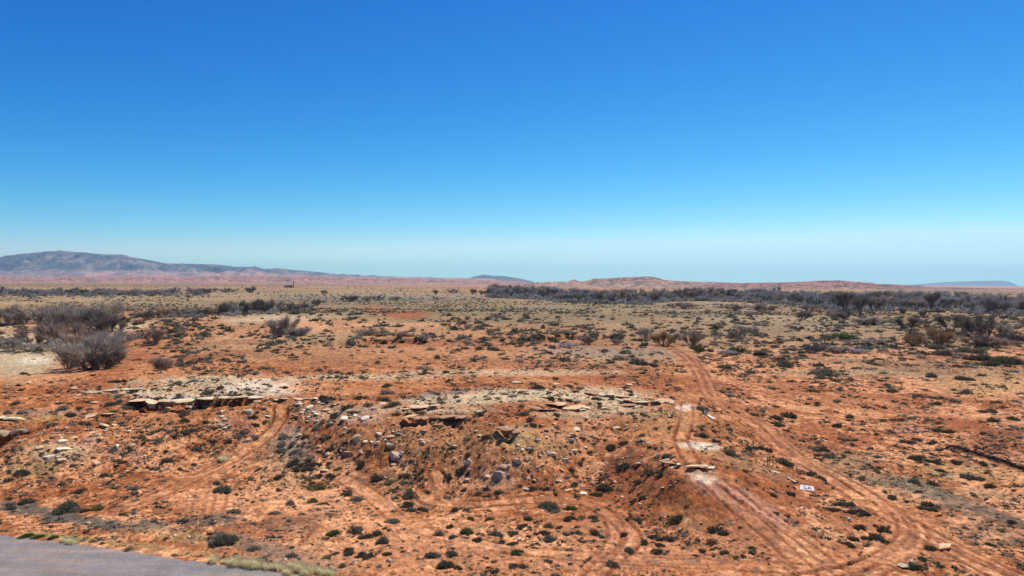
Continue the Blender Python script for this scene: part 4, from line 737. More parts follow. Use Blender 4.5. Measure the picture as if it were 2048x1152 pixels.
# ------------------------------------------------------------------ ledges
def ledge(L, q, seed):
    """a bed of fractured slabs, each a part, jutting out of the slope"""
    name, _, th, depth, over, dep, tone, label = L
    r = np.random.default_rng(seed); n = len(q)
    zf = np.convolve(np.pad(q[:, 2], 4, 'edge'), np.ones(9)/9, 'valid')[:n]
    e = bpy.data.objects.new('rock_ledge', None); C.objects.link(e); c0 = q.mean(0); e.location = tuple(c0); tag(e, label, 'rock ledge')
    for lay in range(2 if th > .22 and name in ('mid', 'strip2', 'rim') else 1):
        x = q[0, 0]-.3
        while x < q[-1, 0]:
            wd = r.uniform(.7, 2.4)*(1+.35*(name in ('long', 'deep'))); dp = min(depth, r.uniform(1.5, 2.8)); t = th*r.uniform(.5, 1.15)
            xc = x+wd/2; yf = np.interp(xc, q[:, 0], q[:, 1]); z = np.interp(xc, q[:, 0], zf)
            edge = min(1, (xc-q[0, 0]+.8)/1.5, (q[-1, 0]-xc+.8)/1.5); edge = max(edge, .25)
            me = RMESH[tone if r.random() < .6 else r.choice(['p', 'c', 't']), 's', int(r.integers(0, 5))]
            yc = yf-over*.62*edge+dp*.5+r.normal(0, .30)+lay*.22
            o = link('slab', me, e, (xc-c0[0], yc-c0[1], z+(.10+.22*(name in ('deep', 'long', 'twin', 'cave'))+.35*(name == 'deep'))*edge-t*.35-lay*th*.8-c0[2]+r.normal(-.03, .07)), (r.normal(-.03, .07), r.normal(0, .08), r.normal(0, .35)+(math.pi if r.random() < .5 else 0)), (wd*1.12, dp*1.15, t/.37*1.15))
            x += wd*r.uniform(.78, 1.02)
for k, (L, q) in enumerate(zip(LEDGES, LW)): ledge(L, q, 300+k*5)

# ------------------------------------------------------------------ bare trees and thickets
m_bark = mat('grey_bark', (.13,.11,.10), var=.3, scale=4)
m_twig = leafy(mat('grey_twigs', (.15,.13,.13), attr=True, var=.25, scale=2.5, rough=.85), .25)
TWC = {'grey': (.36,.31,.25), 'brown': (.34,.245,.18), 'dark': (.17,.14,.115), 'blue': (.33,.31,.285), 'rust': (.33,.20,.10), 'pale': (.40,.38,.37), 'green': (.10,.135,.055)}
def tube(V, F, p0, p1, r0, r1, k=4):
    p0, p1 = np.array(p0), np.array(p1); d = p1-p0; d = d/np.linalg.norm(d); u = np.cross(d, (.3, .5, .8)); u /= np.linalg.norm(u); v = np.cross(d, u); b = len(V)
    for p, r in ((p0, r0), (p1, r1)):
        for j in range(k): a = 2*math.pi*j/k; V.append(p+(u*math.cos(a)+v*math.sin(a))*r)
    for j in range(k): F.append((b+j, b+(j+1) % k, b+k+(j+1) % k, b+k+j))
def tree_meshes(seed, colour, bushy, ntw):
    """unit height 1; trunk with limbs, crown of fine upright twigs"""
    r = np.random.default_rng(seed); V = []; F = []; tips = []
    def grow(p, d, l, rad, lev):
        q = p+d*l; tube(V, F, p, q, rad, rad*.65)
        tips.append((p, q, lev))
        if lev == 3: return
        for _ in range(int(r.integers(2, 4))):
            e = d+r.normal(0, .30, 3)+np.array([0, 0, .22]); e /= np.linalg.norm(e)
            grow(q, e, l*r.uniform(.6, .9), rad*.6, lev+1)
    nst = 9 if bushy else int(r.integers(2, 5))
    for _ in range(nst):
        a = r.uniform(0, 6.28); t = r.uniform(.15, .95) if bushy else r.uniform(.2, .6); d = np.array([math.cos(a)*t, math.sin(a)*t, 1.]); d /= np.linalg.norm(d)
        s0 = .12 if bushy else .03
        grow(np.array([math.cos(a)*s0*t, math.sin(a)*s0*t, -.02]), d, r.uniform(.12, .22) if bushy else r.uniform(.18, .28), .009 if bushy else .02, 1 if bushy else 0)
    Vt = np.array(V); A = np.array([t[0] for t in tips]); B = np.array([t[1] for t in tips]); lev = np.array([t[2] for t in tips])
    pr = np.array([.3, 1, 1.2, 1.2])[lev]; k = r.choice(len(tips), ntw, p=pr/pr.sum()); f = r.random((ntw, 1))
    p = A[k]*(1-f)+B[k]*f; d = B[k]-A[k]; d /= np.linalg.norm(d, axis=1)[:, None]; d = d+r.normal(0, .42, (ntw, 3))+np.array([0, 0, .35]); d /= np.linalg.norm(d, axis=1)[:, None]
    p = p+r.normal(0, .02, (ntw, 3)); l = r.uniform(.08, .24, (ntw, 1)); s = np.cross(d, r.normal(0, 1, (ntw, 3))); s /= np.linalg.norm(s, axis=1)[:, None]; wv = s*r.uniform(.0020, .0052, (ntw, 1))
    tv = np.stack([p-wv, p+wv, p+d*l], 1).reshape(-1, 3); tv[:, 2] = np.maximum(tv[:, 2], -.01)
    sc = 1/np.percentile(tv[:, 2], 99.3); tv *= sc; Vt = Vt*sc
    c = np.repeat(np.array(TWC[colour])*(.55+.9*r.random((ntw, 1))), 3, 0)
    trunk = bpy.data.meshes.new('trunk'); trunk.from_pydata([tuple(v) for v in Vt], [], F); trunk.materials.append(m_bark)
    wdt = np.percentile(np.abs(tv[:, :2]), 97)*2
    return trunk, mesh_np('crown', tv, np.arange(len(tv)).reshape(-1, 3), c, False, [m_twig]), wdt
TREES = {}
def get_tree(colour, bushy, v):
    k = (colour, bushy, v)
    if k not in TREES: TREES[k] = tree_meshes(500+v*11+len(colour)*3+int(bushy), colour, bushy, 2200 if bushy else 1700)
    return TREES[k]
TQ = []
def place_tree(*a): TQ.append(a)
def flush_trees():
    Q = hit([a[0] for a in TQ], [a[1] for a in TQ], HG)
    for (px, py, wpx, hpx, colour, bushy, label, group, name, cat, v), q in zip(TQ, Q):
        t, c, wu = get_tree(colour, bushy, v)
        hh = hpx*q[1]/FPX*1.05; ww = wpx*q[1]/FPX/wu*1.1
        e = bpy.data.objects.new(name, None); C.objects.link(e); e.location = (q[0], q[1]+ww*wu*.25, q[2]); e.rotation_euler = (0, 0, random.uniform(0, 6.28)); e.scale = (ww, ww, hh)
        link('trunk' if not bushy else 'stems', t, e); link('crown', c, e); tag(e, label, cat, group)
OW = 'first second third fourth fifth sixth seventh eighth ninth tenth eleventh twelfth thirteenth fourteenth fifteenth sixteenth seventeenth eighteenth nineteenth twentieth'.split()
def ordw(n): return OW[n] if n < 20 else OW[19][:0]+str(n+1)+('st' if (n+1) % 10 == 1 else 'nd' if (n+1) % 10 == 2 else 'rd' if (n+1) % 10 == 3 else 'th')
# left thicket: foot x, foot y, width, height, colour, label
LT = [(160,742,95,66,'grey','large grey leafless bush at the front of the left thicket'),(196,740,62,40,'dark','dark low bush at the front right foot of the left thicket'),(128,738,44,36,'dark','dark bush tucked at the front left foot of the left thicket'),
 (208,700,60,34,'grey','grey bush reaching furthest right, behind the front bush of the left thicket'),(122,690,60,42,'brown','brownish bush with dark trunk in the middle of the left thicket'),(70,665,90,50,'grey','tall grey bush with the highest top at the left of the thicket'),
 (30,650,60,32,'dark','dark grey bush near the left edge beside the thicket'),(-4,652,50,36,'grey','leafless bush cut off by the left picture edge'),(110,655,70,42,'brown','brownish hazy bush in the upper middle of the left thicket'),
 (190,660,80,52,'grey','wide purple grey bush at the upper right of the left thicket'),(160,665,60,40,'dark','dark bush behind the centre of the left thicket'),(215,666,46,30,'dark','dark round bush on the right side of the left thicket'),
 (150,700,66,38,'brown','dull brown bush right behind the large front one of the thicket'),(60,690,60,32,'brown','rusty grey bush low on the left of the thicket'),(20,704,50,26,'grey','low grey bush on pale ground at the left edge'),(70,704,60,16,'grey','low spreading grey brush on the pale flat left of the thicket'),
 (245,646,22,14,'dark','small dark bush standing alone right of the left thicket'),(302,690,40,34,'brown','lone brownish leafless bush on the red slope right of the thicket'),(316,740,44,26,'brown','lone brown grey bush among rocks right of the thicket'),
 (560,668,52,36,'grey','grey leafless bush left of the winding pale road'),(588,674,46,20,'grey','low grey brush just right of the leafless bush by the winding road'),(292,640,40,18,'dark','dark bush at the left end of the dark hedge line'),(310,636,40,20,'brown','second bush from the left end of the dark hedge line')]
for k, (x, y, w_, h_, c_, lb) in enumerate(LT): place_tree(x, y, w_*(1.3 if k < 16 else 1), h_*(1.12 if k < 16 else 1), c_, True, lb, 'leafless bushes of the left thicket' if k < 17 else None, 'leafless_bush', 'bush', k % 3)
# hedge line behind the ridge crest, left of centre
hx = np.linspace(330, 615, 22)
for k, x in enumerate(hx):
    y = 633-(x-330)*.045+random.uniform(-1.5, 1.5); h_ = random.choice([16, 18, 22, 26]) if 430 < x < 560 else random.uniform(10, 16)
    place_tree(x, y, random.uniform(20, 34), h_, random.choice(['dark', 'grey', 'brown']), True, (ordw(k+2)+' bush from the left in the dark leafless hedge line behind the ridge'), 'bushes of the dark hedge line left of centre', 'leafless_bush', 'bush', k % 3)
# far left line of grey trees
nfar = -1
for k in range(34):
    x = -40+k*13.5+random.uniform(-4, 4)
    if 235 < x < 245 or 350 < x < 372: continue
    nfar += 1
    y = 589+(x-0)*.002+random.uniform(-1.5, 1.5)
    place_tree(x, y, random.uniform(14, 30), random.uniform(8, 15), random.choice(['grey', 'blue', 'dark']), k % 3 > 0, (ordw(nfar)+' low leafless tree from the left in the far line under the mountain'), 'far line of grey trees at the left', 'bare_tree', 'tree', k % 3)
for k, (x, y, w_, h_, c_) in enumerate([(500,586,22,14,'dark'),(630,612,18,14,'dark'),(695,604,36,14,'dark'),(735,603,24,12,'grey'),(755,602,22,13,'blue'),(785,602,24,10,'grey'),(870,588,10,9,'dark'),(905,587,20,10,'blue'),(650,588,14,8,'dark'),(405,586,60,10,'dark'),(455,585,30,9,'grey'),(947,588,14,11,'dark'),(962,590,12,10,'dark'),(975,591,14,14,'dark'),(990,590,14,10,'grey')]):
    place_tree(x, y, w_, h_, c_, True, ['dark leafless bush on the far plain below the tank site','small lone dark bush right of the hedge line','wide dark bush clump left of the orange slope','grey bush between the dark clump and the bluish one','bluish bush above the orange slope','low grey brush right of the bluish bush','tiny dark tree on the far plain left of the tree band','low bluish bush near the left end of the band','tiny dark bush on the far plain right of the tank site','long dark bush on the far plain','low grey bush right of the long dark one','leftmost isolated dark bush of the big tree band','second isolated dark bush of the big tree band','third and tallest isolated dark bush at the band start','low grey bush where the big tree band starts'][k], None, 'leafless_bush', 'bush', k % 3)
# centre and right scattered brush
SC = [(1175,690,32,20,'brown',1,'reddish brown bush on the cut bank, right of centre'),(1132,696,34,10,'pale',1,'grey brushy clump below the cut bank, right of centre'),(1232,690,22,12,'brown',1,'small brown bush right of the reddish one on the cut bank'),(1295,678,34,24,'grey',1,'grey spiky dead bush right of centre'),
 (1332,692,46,30,'rust',1,'tawny leafless bush above the fork of the tracks'),(1362,680,26,14,'pale',1,'pale grey brush between two tawny bushes'),(1385,692,42,30,'brown',1,'brownish leafless bush right of the tawny one'),(1400,678,24,12,'dark',1,'dark bush behind the brownish one above the fork'),
 (1138,672,34,10,'grey',1,'flat grey shrub on the orange ground, right of centre'),(1400,706,30,18,'green',1,'dark green bush pair at the left end of the brush row'),(1475,710,30,16,'green',1,'dark green bush with pale twigs in the brush row'),(1450,710,40,10,'pale',1,'pale twiggy brush heap in the brush row'),(1520,711,26,10,'dark',1,'dark bush at the right end of the brush row'),
 (1630,706,34,18,'dark',1,'dark green bush at the left of the grey brush heap'),(1680,706,50,14,'grey',1,'grey dead brush heap on the right plain'),(1720,708,50,10,'pale',1,'pale dead brush on the right plain'),(1500,664,44,12,'grey',1,'grey brush strip on the middle right plain'),
 (1690,682,60,14,'green',1,'long grey green brush strip on the right plain'),(1750,690,60,12,'grey',1,'grey brush right of the long green strip'),(1822,668,40,34,'dark',0,'dark leafless tree left of the two tawny bushes at right'),(1842,694,50,26,'rust',1,'left tawny bush on the right plain'),
 (1885,690,60,34,'rust',1,'right tawny bush on the right plain'),(1910,668,48,40,'dark',0,'dark spreading leafless tree behind the tawny bushes'),(1985,692,74,66,'dark',0,'big forked dark tree at the right, the largest one there'),(1960,694,60,26,'brown',1,'purple brown brush at the foot of the big forked tree'),(2020,696,56,20,'brown',1,'purple brown brush right of the big forked tree'),
 (2010,672,36,26,'grey',1,'grey bush behind the big forked tree, at right'),(2040,690,30,24,'dark',1,'dark bush cut by the right picture edge'),(1835,620,26,20,'grey',0,'small grey tree in front of the right band'),(1605,640,34,18,'dark',1,'dark bush in front of the right band, below its middle'),
 (1620,622,26,14,'brown',1,'small brown bush left of the dark one before the band'),(1540,622,56,16,'brown',1,'wide purple brown bush clump before the band'),(1372,618,44,14,'brown',1,'rounded purple brown bush before the band, near the pumpjacks'),(1470,622,44,14,'brown',1,'low brown bush patch before the band'),(1345,616,16,10,'brown',1,'small brown bush left of the rounded one'),
 (1698,640,40,22,'dark',1,'dark bush clump below the large dark tree of the band'),(1672,640,34,22,'grey',1,'grey bush clump below the band'),(1755,650,60,16,'grey',1,'low grey brush mass below the band'),(1812,628,20,12,'dark',1,'small round dark bush on the grey flat'),(1850,634,18,14,'dark',1,'second round dark bush on the grey flat'),
 (1240,676,24,9,'dark',1,'small dark brush above the cut bank'),(847,682,26,14,'grey',1,'grey bush by the dark wash, left of centre'),(735,672,60,14,'brown',1,'brown brush in the wash bend'),(790,676,50,12,'brown',1,'rusty brown brush patch in the wash')]
for k, (x, y, w_, h_, c_, b_, lb) in enumerate(SC): place_tree(x, y, w_, h_, c_, bool(b_), lb, None, 'leafless_bush' if b_ else 'bare_tree', 'bush' if b_ else 'tree', k % 3)
# the dense grey band across the right
seg = [(1100,'at its left tip'),(1250,'below the left pumpjack'),(1400,'right of the pumpjacks'),(1560,'left of its middle'),(1700,'below the two dark boxes'),(1850,'past the large dark trees'),(2300,'at its right end')]
nb = 270
bxs = 985+(2140-985)*(np.arange(nb)+rng.random(nb))/nb; bxs = np.sort(bxs)
fr = rng.random(nb); cnt = {}
for k, x in enumerate(bxs):
    hi, lo = band_bounds(x); f = fr[k]; y = hi+(lo-hi)*f
    sz = 1+.5*ss(np.array(x), 1500, 1900)*f; h_ = rng.uniform(14, 25)*sz*(.75+.35*f); bushy = rng.random() < .55
    if bushy: h_ *= .8
    c_ = rng.choice(['blue', 'grey', 'dark', 'brown'], p=[.45, .27, .20, .08])
    s_ = next(t for m, t in seg if x < m); rowt = 'back' if f < .33 else 'middle' if f < .66 else 'front'
    tone_ = {'blue': 'bluish', 'grey': 'grey', 'dark': 'dark', 'brown': 'brownish'}[c_]; key = (s_, rowt, c_, bushy); n = cnt.get(key, 0); cnt[key] = n+1
    place_tree(x, y, h_*rng.uniform(1.0, 1.7), h_, str(c_), bool(bushy), f"{ordw(n)} {tone_} {'bush' if bushy else 'tree'} from left, {rowt} row of grey band, {s_}", 'leafless trees of the grey band at right', 'leafless_bush' if bushy else 'bare_tree', 'bush' if bushy else 'tree', int(rng.integers(0, 4)))
for x, y, w_, h_, lb in [(1692,626,40,44,'large dark leafless tree standing out in the band, right of the dark tanks'),(1727,632,34,38,'second large dark tree of the band, right of the largest one'),(1752,628,30,30,'third large dark tree of the band, smaller and leaning'),(1872,624,34,40,'dark upright tree standing out of the right part of the band'),(1556,592,14,19,'thin tall bare tree rising above the left part of the band')]:
    place_tree(x, y, w_, h_, 'grey' if x == 1556 else 'dark', False, lb, None, 'bare_tree', 'tree', 1)

flush_trees()

# ------------------------------------------------------------------ oil field equipment on the plain
m_rust = mat('rusty_steel', (.09,.035,.02), col2=(.16,.07,.04), var=.2, scale=2, rough=.7, metal=.3)
m_dark = mat('dark_green_paint', (.03,.045,.035), var=.15, scale=1, rough=.5)
m_green = mat('pale_green_paint', (.17,.21,.16), var=.12, scale=.6, rough=.5)
m_white = mat('white_paint', (.78,.76,.74), var=.08, scale=3, rough=.5)
m_black = mat('black_paint', (.015,.013,.013), var=.1, scale=3)
m_wood = mat('weathered_wood', (.42,.30,.21), col2=(.55,.42,.31), var=.2, scale=5)
m_pole = mat('pole_wood', (.09,.07,.055), var=.2, scale=2)
def bm_new(): return bmesh.new()
def box(bm, c, s, rot=None):
    m = Matrix.Translation(c) @ (rot.to_4x4() if rot else Matrix.Identity(4)) @ Matrix.Diagonal((*s, 1)); bmesh.ops.create_cube(bm, size=1, matrix=m)
def bar(bm, a, b, w_, d_=None):
    a, b = Vector(a), Vector(b); box(bm, (a+b)/2, (w_, d_ or w_, (b-a).length), (b-a).to_track_quat('Z', 'Y').to_matrix())
def cyl(bm, c, r1, r2, h, seg_=24, rot=None):
    m = Matrix.Translation(c) @ (rot.to_4x4() if rot else Matrix.Identity(4)); bmesh.ops.create_cone(bm, cap_ends=True, segments=seg_, radius1=r1, radius2=r2, depth=h, matrix=m)
def part(name, bm, m, parent, bev=0.):
    if bev: bmesh.ops.bevel(bm, geom=bm.edges[:], offset=bev, segments=2, affect='EDGES', clamp_overlap=True)
    me = bpy.data.meshes.new(name); bm.to_mesh(me); bm.free(); me.materials.append(m); return link(name, me, parent)
def empty(name, loc, rz, label, cat, group=None, sc=1.):
    e = bpy.data.objects.new(name, None); C.objects.link(e); e.location = loc; e.rotation_euler = (0, 0, rz); e.scale = (sc,)*3; tag(e, label, cat, group); return e
def at(px, py, D):
    """a point on the ground at distance D seen at px; returned with ground height"""
    d = rays([px], [py])[0]; x = d[0]*D; z = HG(np.array([x]), np.array([D]))[0]; return (x, D, z)
def pumpjack(loc, rz, tilt, label, sc):
    e = empty('pumpjack', loc, rz, label, 'pumpjack', 'pumpjacks behind the tree band', sc)
    b = bm_new(); box(b, (0, 0, .25), (8, 1.6, .5)); box(b, (3, 0, .9), (1.8, 1.4, .9)); part('base', b, m_rust, e, .03)
    b = bm_new()
    for s in (-1, 1):
        bar(b, (-1.4, s*.9, .4), (0, s*.2, 5.2), .22); bar(b, (1.3, s*.9, .4), (0, s*.2, 5.2), .22); bar(b, (-.75, s*.6, 2.6), (.7, s*.6, 2.6), .14)
    part('samson_post', b, m_rust, e)
    rot = Matrix.Rotation(tilt, 3, 'Y'); piv = Vector((0, 0, 5.3))
    def tr(v): return piv+rot@Vector(v)
    b = bm_new(); bar(b, tr((-3.6, 0, .2)), tr((3.6, 0, .2)), .5, .35); part('walking_beam', b, m_rust, e, .02)
    b = bm_new()
    for a in range(6):
        t0 = -.6+a*.2; box(b, tr((-3.7-math.cos(t0)*.55, 0, math.sin(t0)*1.5+.1)), (.7, .5, .42), rot)
    box(b, tr((-3.6, 0, .0)), (.6, .45, 1.6), rot); part('horse_head', b, m_rust, e)
    b = bm_new(); cyl(b, (3.1, .8, 2.0), 1.15, 1.15, .35, 20, Matrix.Rotation(math.pi/2, 3, 'X')); cyl(b, (3.1, -.8, 2.0), 1.15, 1.15, .35, 20, Matrix.Rotation(math.pi/2, 3, 'X')); part('counterweight', b, m_dark, e)
    b = bm_new()
    for s in (-.6, .6): bar(b, (3.1, s, 2.4), tr((3.3, s*.5, .1)), .14)
    part('pitman_arm', b, m_rust, e)
    b = bm_new(); bar(b, tr((-4.2, 0, -1.2)), (-4.4, 0, .1), .06); cyl(b, (-4.4, 0, .5), .22, .22, 1.0, 12); part('wellhead', b, m_rust, e)
pumpjack(at(1208, 585, 1150), R(8), R(-4), 'left pumpjack with level beam, its dark counterweight at the right, above the tree band', 1.35)
pumpjack(at(1258, 588, 1000), R(12), R(17), 'right pumpjack, rusty, its beam tilted down to the right', 1.05)
def tank(px, py, D, r, h, m, label, group=None):
    e = empty('storage_tank', at(px, py, D), 0, label, 'tank', group)
    b = bm_new(); cyl(b, (0, 0, h/2-.3), r, r, h+.6, 32)
    for z in (h*.33, h*.66, h-.05): cyl(b, (0, 0, z), r*1.012, r*1.012, .12, 32)
    part('shell', b, m, e)
    b = bm_new(); cyl(b, (0, 0, h+r*.09), r*1.02, r*.12, r*.18, 32); part('roof', b, m, e)
    b = bm_new(); bar(b, (-r*.2, -r-.15, 0), (-r*.2, -r-.15, h+.6), .07); bar(b, (r*.05, -r-.15, 0), (r*.05, -r-.15, h+.6), .07)
    for z in np.arange(.4, h+.5, .5): bar(b, (-r*.2, -r-.15, z), (r*.05, -r-.15, z), .05)
    part('ladder', b, m, e)
tank(1242, 577, 1500, 2.4, 6.0, m_dark, 'dark green tank, left of the pair between the pumpjacks', 'tanks between the pumpjacks')
tank(1249, 577, 1510, 2.8, 6.4, m_green, 'grey green tank, right of the pair between the pumpjacks', 'tanks between the pumpjacks')
tank(1260.5, 575, 1480, 1.3, 5.0, m_dark, 'small dark tank above the tilted pumpjack')
tank(1262.6, 577, 1470, .9, 3.0, m_white, 'small white tank beside the small dark one, above the tilted pumpjack')
tank(1220, 575, 1450, .6, 5.6, m_dark, 'thin dark upright vessel right of the left pumpjack')
def skid(px, py, D, L_, h, label, name='equipment_skid', cat='equipment', m=None, n=2):
    e = empty(name, at(px, py, D), R(5), label, cat)
    b = bm_new(); box(b, (0, 0, .2), (L_, 2.6, .5)); part('base', b, m_rust, e)
    for i in range(n):
        b = bm_new(); w0 = L_/n*.86; box(b, ((i-(n-1)/2)*L_/n, 0, .45+h/2), (w0, 2.4, h)); box(b, ((i-(n-1)/2)*L_/n, 0, .5+h), (w0*.8, 2.0, .2)); part('housing', b, m or m_dark, e, .06)
skid(1229, 577, 1400, 7.5, 2.2, 'low dark equipment skid between the left pumpjack and the tank pair')
for px_, D_, w2, lb in [(1649.5, 1250, 3.6, 'left dark box of the two beyond the tree band at right'), (1659.5, 1255, 7.0, 'right wider dark box of the two beyond the tree band at right')]:
    skid(px_, 579, D_, w2, 3.2, lb, 'storage_container', 'container', m_rust, 1)
# left tank site
for px_, r_, m_, lb in [(571, 3.2, m_dark, 'leftmost dark tank of the far left oil site'), (575.8, 2.9, m_dark, 'second dark tank of the far left oil site'), (580, 3.0, m_green, 'pale tank of the far left oil site'), (583, 2.6, m_dark, 'dark tank right of the pale one at the far left oil site')]:
    tank(px_, 563, 2400, r_, 8.4, m_, lb, 'tanks of the far left oil site')
e = empty('flare_stack', at(587.2, 563, 2390), 0, 'tall dark banded stack at the right of the far left tanks', 'stack')
b = bm_new(); cyl(b, (0, 0, 10.5), 1.45, 1.15, 21, 20); part('shaft', b, m_rust, e)
b = bm_new(); cyl(b, (0, 0, 14), 1.6, 1.6, .8, 20); cyl(b, (0, 0, 20.6), 1.7, 1.5, 1.2, 20); part('collar', b, m_dark, e)
b = bm_new(); bar(b, (-5, 0, 0), (-1.2, 0, 6), .35); bar(b, (-1.2, 0, .5), (-6, 0, .5), .35); part('pipe', b, m_rust, e)
# utility poles
for px_, D_, h_, lb in [(75, 1500, 12, 'first thin utility pole from the left'), (190, 1420, 15, 'second utility pole from the left, near the centre of the mountain foot'), (450, 1600, 14, 'utility pole with crossarm, third from the left'), (540, 2000, 18, 'fourth utility pole from the left, left of the tank site'), (615, 1900, 16, 'fifth utility pole, right of the tall stack'), (697, 2000, 14, 'rightmost thin utility pole, on the plain under the end of the mountain'), (275, 1900, 12, 'faint utility pole between the second and the third')]:
    e = empty('utility_pole', at(px_, 565, D_), R(10), lb, 'pole', 'utility poles on the left plain')
    b = bm_new(); cyl(b, (0, 0, h_/2-.5), .30, .2, h_+1, 8); part('shaft', b, m_pole, e)
    b = bm_new(); box(b, (0, -.22, h_-.8), (3.4, .2, .25)); part('crossarm', b, m_pole, e)
    for s in (-1.4, 0, 1.4):
        b = bm_new(); cyl(b, (s, -.22, h_-.52), .1, .06, .3, 8); part('insulator', b, m_white, e)

# ------------------------------------------------------------------ litter and small things in the foreground
def gp(px, py): q = hit([px], [py], HG)[0]; return Vector(q)
# white board with black lettering, tilted, lying on one long edge
p = gp(1616, 984); sc_ = p.y/FPX
e = empty('sign_board', p+Vector((-.05, .1, .16)), R(-20), 'white board with black lettering lying tilted on the mound flank beside the main track', 'sign')
tiltm = Matrix.Rotation(R(-62), 3, 'X')
def bd(x, z, y=0): return tiltm @ Vector((x, y, z))
W1, H1 = 1.25, .62
b = bm_new(); vs0 = [bd(-W1/2, 0), bd(W1/2, 0), bd(W1/2-.06, H1*.86), bd(-W1/2+.1, H1)]
nrm = tiltm @ Vector((0, .04, 0)); f0 = [b.verts.new(v) for v in vs0]; f1 = [b.verts.new(v+nrm) for v in vs0]
b.faces.new(f0); b.faces.new(f1[::-1])
for i in range(4): b.faces.new((f0[i], f1[i], f1[(i+1) % 4], f0[(i+1) % 4]))
bmesh.ops.recalc_face_normals(b, faces=b.faces[:]); part('panel', b, m_white, e)
def stroke(bm, x0, z0, x1, z1, t=.052):
    d = Vector((x1-x0, z1-z0)); n = Vector((-d.y, d.x)).normalized()*t/2; dd = d.normalized()*t*.4
    c = [(x0-dd.x+n.x, z0-dd.y+n.y), (x1+dd.x+n.x, z1+dd.y+n.y), (x1+dd.x-n.x, z1+dd.y-n.y), (x0-dd.x-n.x, z0-dd.y-n.y)]
    lo = [bm.verts.new(bd(x, z, -.004)) for x, z in c]; up = [bm.verts.new(bd(x, z, -.012)) for x, z in c]
    bm.faces.new(up); bm.faces.new(lo[::-1])
    for i in range(4): bm.faces.new((lo[i], up[i], up[(i+1) % 4], lo[(i+1) % 4]))
b = bm_new()      # first mark: open shape, second: like an A with flat top
for s in [(-.36,.50,-.12,.44),(-.12,.44,-.06,.10),(-.34,.24,-.18,.16),(-.14,.12,.04,.16)]: stroke(b, *s)
bmesh.ops.recalc_face_normals(b, faces=b.faces[:]); part('letter', b, m_black, e)
b = bm_new()
for s in [(.12,.42,.12,.08),(.12,.42,.34,.36),(.34,.36,.34,.06),(.12,.24,.32,.20)]: stroke(b, *s)
bmesh.ops.recalc_face_normals(b, faces=b.faces[:]); part('letter', b, m_black, e)
# rusty frame of thin posts
p = gp(1538, 931); e = empty('metal_frame', p, R(15), 'rusty narrow frame of thin upright posts beside the main track', 'frame')
for x, y, h_ in ((-.16, 0, .95), (.12, .1, .85), (.28, -.25, 1.15)):
    b = bm_new(); bar(b, (x, y, -.1), (x, y, h_), .055); part('post', b, m_rust, e)
b = bm_new(); bar(b, (-.16, 0, .93), (.28, .02, .86), .045); bar(b, (.12, .1, .84), (.28, -.25, .62), .04); part('rail', b, m_rust, e)
def sheet(name, pts, z, th, m, label, cat, bend=0.):
    """flat piece lying on the ground, outline in pixels"""
    q = hit([a for a, _ in pts], [c for _, c in pts], HG); c0 = q.mean(0)
    b = bm_new(); lo = [b.verts.new((v[0]-c0[0], v[1]-c0[1], v[2]-c0[2]+z+bend*(i % 2))) for i, v in enumerate(q)]; up = [b.verts.new(v.co+Vector((0, 0, th))) for v in lo]
    b.faces.new(up); b.faces.new(lo[::-1]); n = len(lo)
    for i in range(n): b.faces.new((lo[i], lo[(i+1) % n], up[(i+1) % n], up[i]))
    bmesh.ops.recalc_face_normals(b, faces=b.faces[:]); me = bpy.data.meshes.new(name); b.to_mesh(me); b.free(); me.materials.append(m)
    tag(link(name, me, None, tuple(c0)), label, cat)
sheet('wooden_sheet', [(1794,1132),(1801,1128),(1807,1131),(1824,1132),(1828,1137),(1804,1138)], .06, .04, m_wood, 'pinkish bent wooden sheet lying flat at the bottom right, left one', 'wooden sheet', .03)
sheet('wooden_sheet', [(1816,1122.5),(1825,1122.5),(1835,1134),(1829,1135)], .10, .04, m_wood, 'pale narrow wooden sheet leaning on the wider one at the bottom right', 'wooden sheet', .05)
sheet('stone_slab', [(1878,1092),(1903,1091.5),(1900,1101),(1879,1100.5)], .12, .10, RM['p'], 'square pale flat slab beside the main track at the lower right', 'stone slab')
sheet('wooden_plank', [(1573,958),(1576,957),(1593,965.5),(1590,967)], .10, .07, m_wood, 'grey weathered plank between the metal frame and the lettered board', 'plank')
sheet('plastic_scrap', [(1414.5,831),(1418,832),(1426,836),(1431,837),(1428,839),(1422,838)], .08, .03, m_white, 'long white plastic scrap lying by the main track above the mound', 'scrap', .04)
p = gp(1409.5, 833); b = bm_new(); bar(b, (0, 0, 0), (.03, 0, .7), .05); box(b, (.02, 0, .62), (.22, .04, .42), Matrix.Rotation(R(18), 3, 'Y')); bmesh.ops.bevel(b, geom=b.edges[:], offset=.01, segments=1, affect='EDGES')
me = bpy.data.meshes.new('marker_post'); b.to_mesh(me); b.free(); me.materials.append(m_white); tag(link('marker_post', me, None, tuple(p)), 'short white upright marker beside the white scrap by the main track', 'marker')
# curved pale hose
pts = spline([(1540,976),(1550,982),(1560,986.5),(1572,988)]); q = hit(pts[:, 0], pts[:, 1], HG); V = []; F = []
for a, b_ in zip(q[:-1], q[1:]): tube(V, F, a+np.array([0, 0, .06]), b_+np.array([0, 0, .06]), .045, .045, 8)
me = bpy.data.meshes.new('hose'); me.from_pydata([tuple(v) for v in V], [], F); me.materials.append(m_wood); tag(link('hose', me), 'pale curved hose between two small dark shrubs below the lettered board', 'hose')
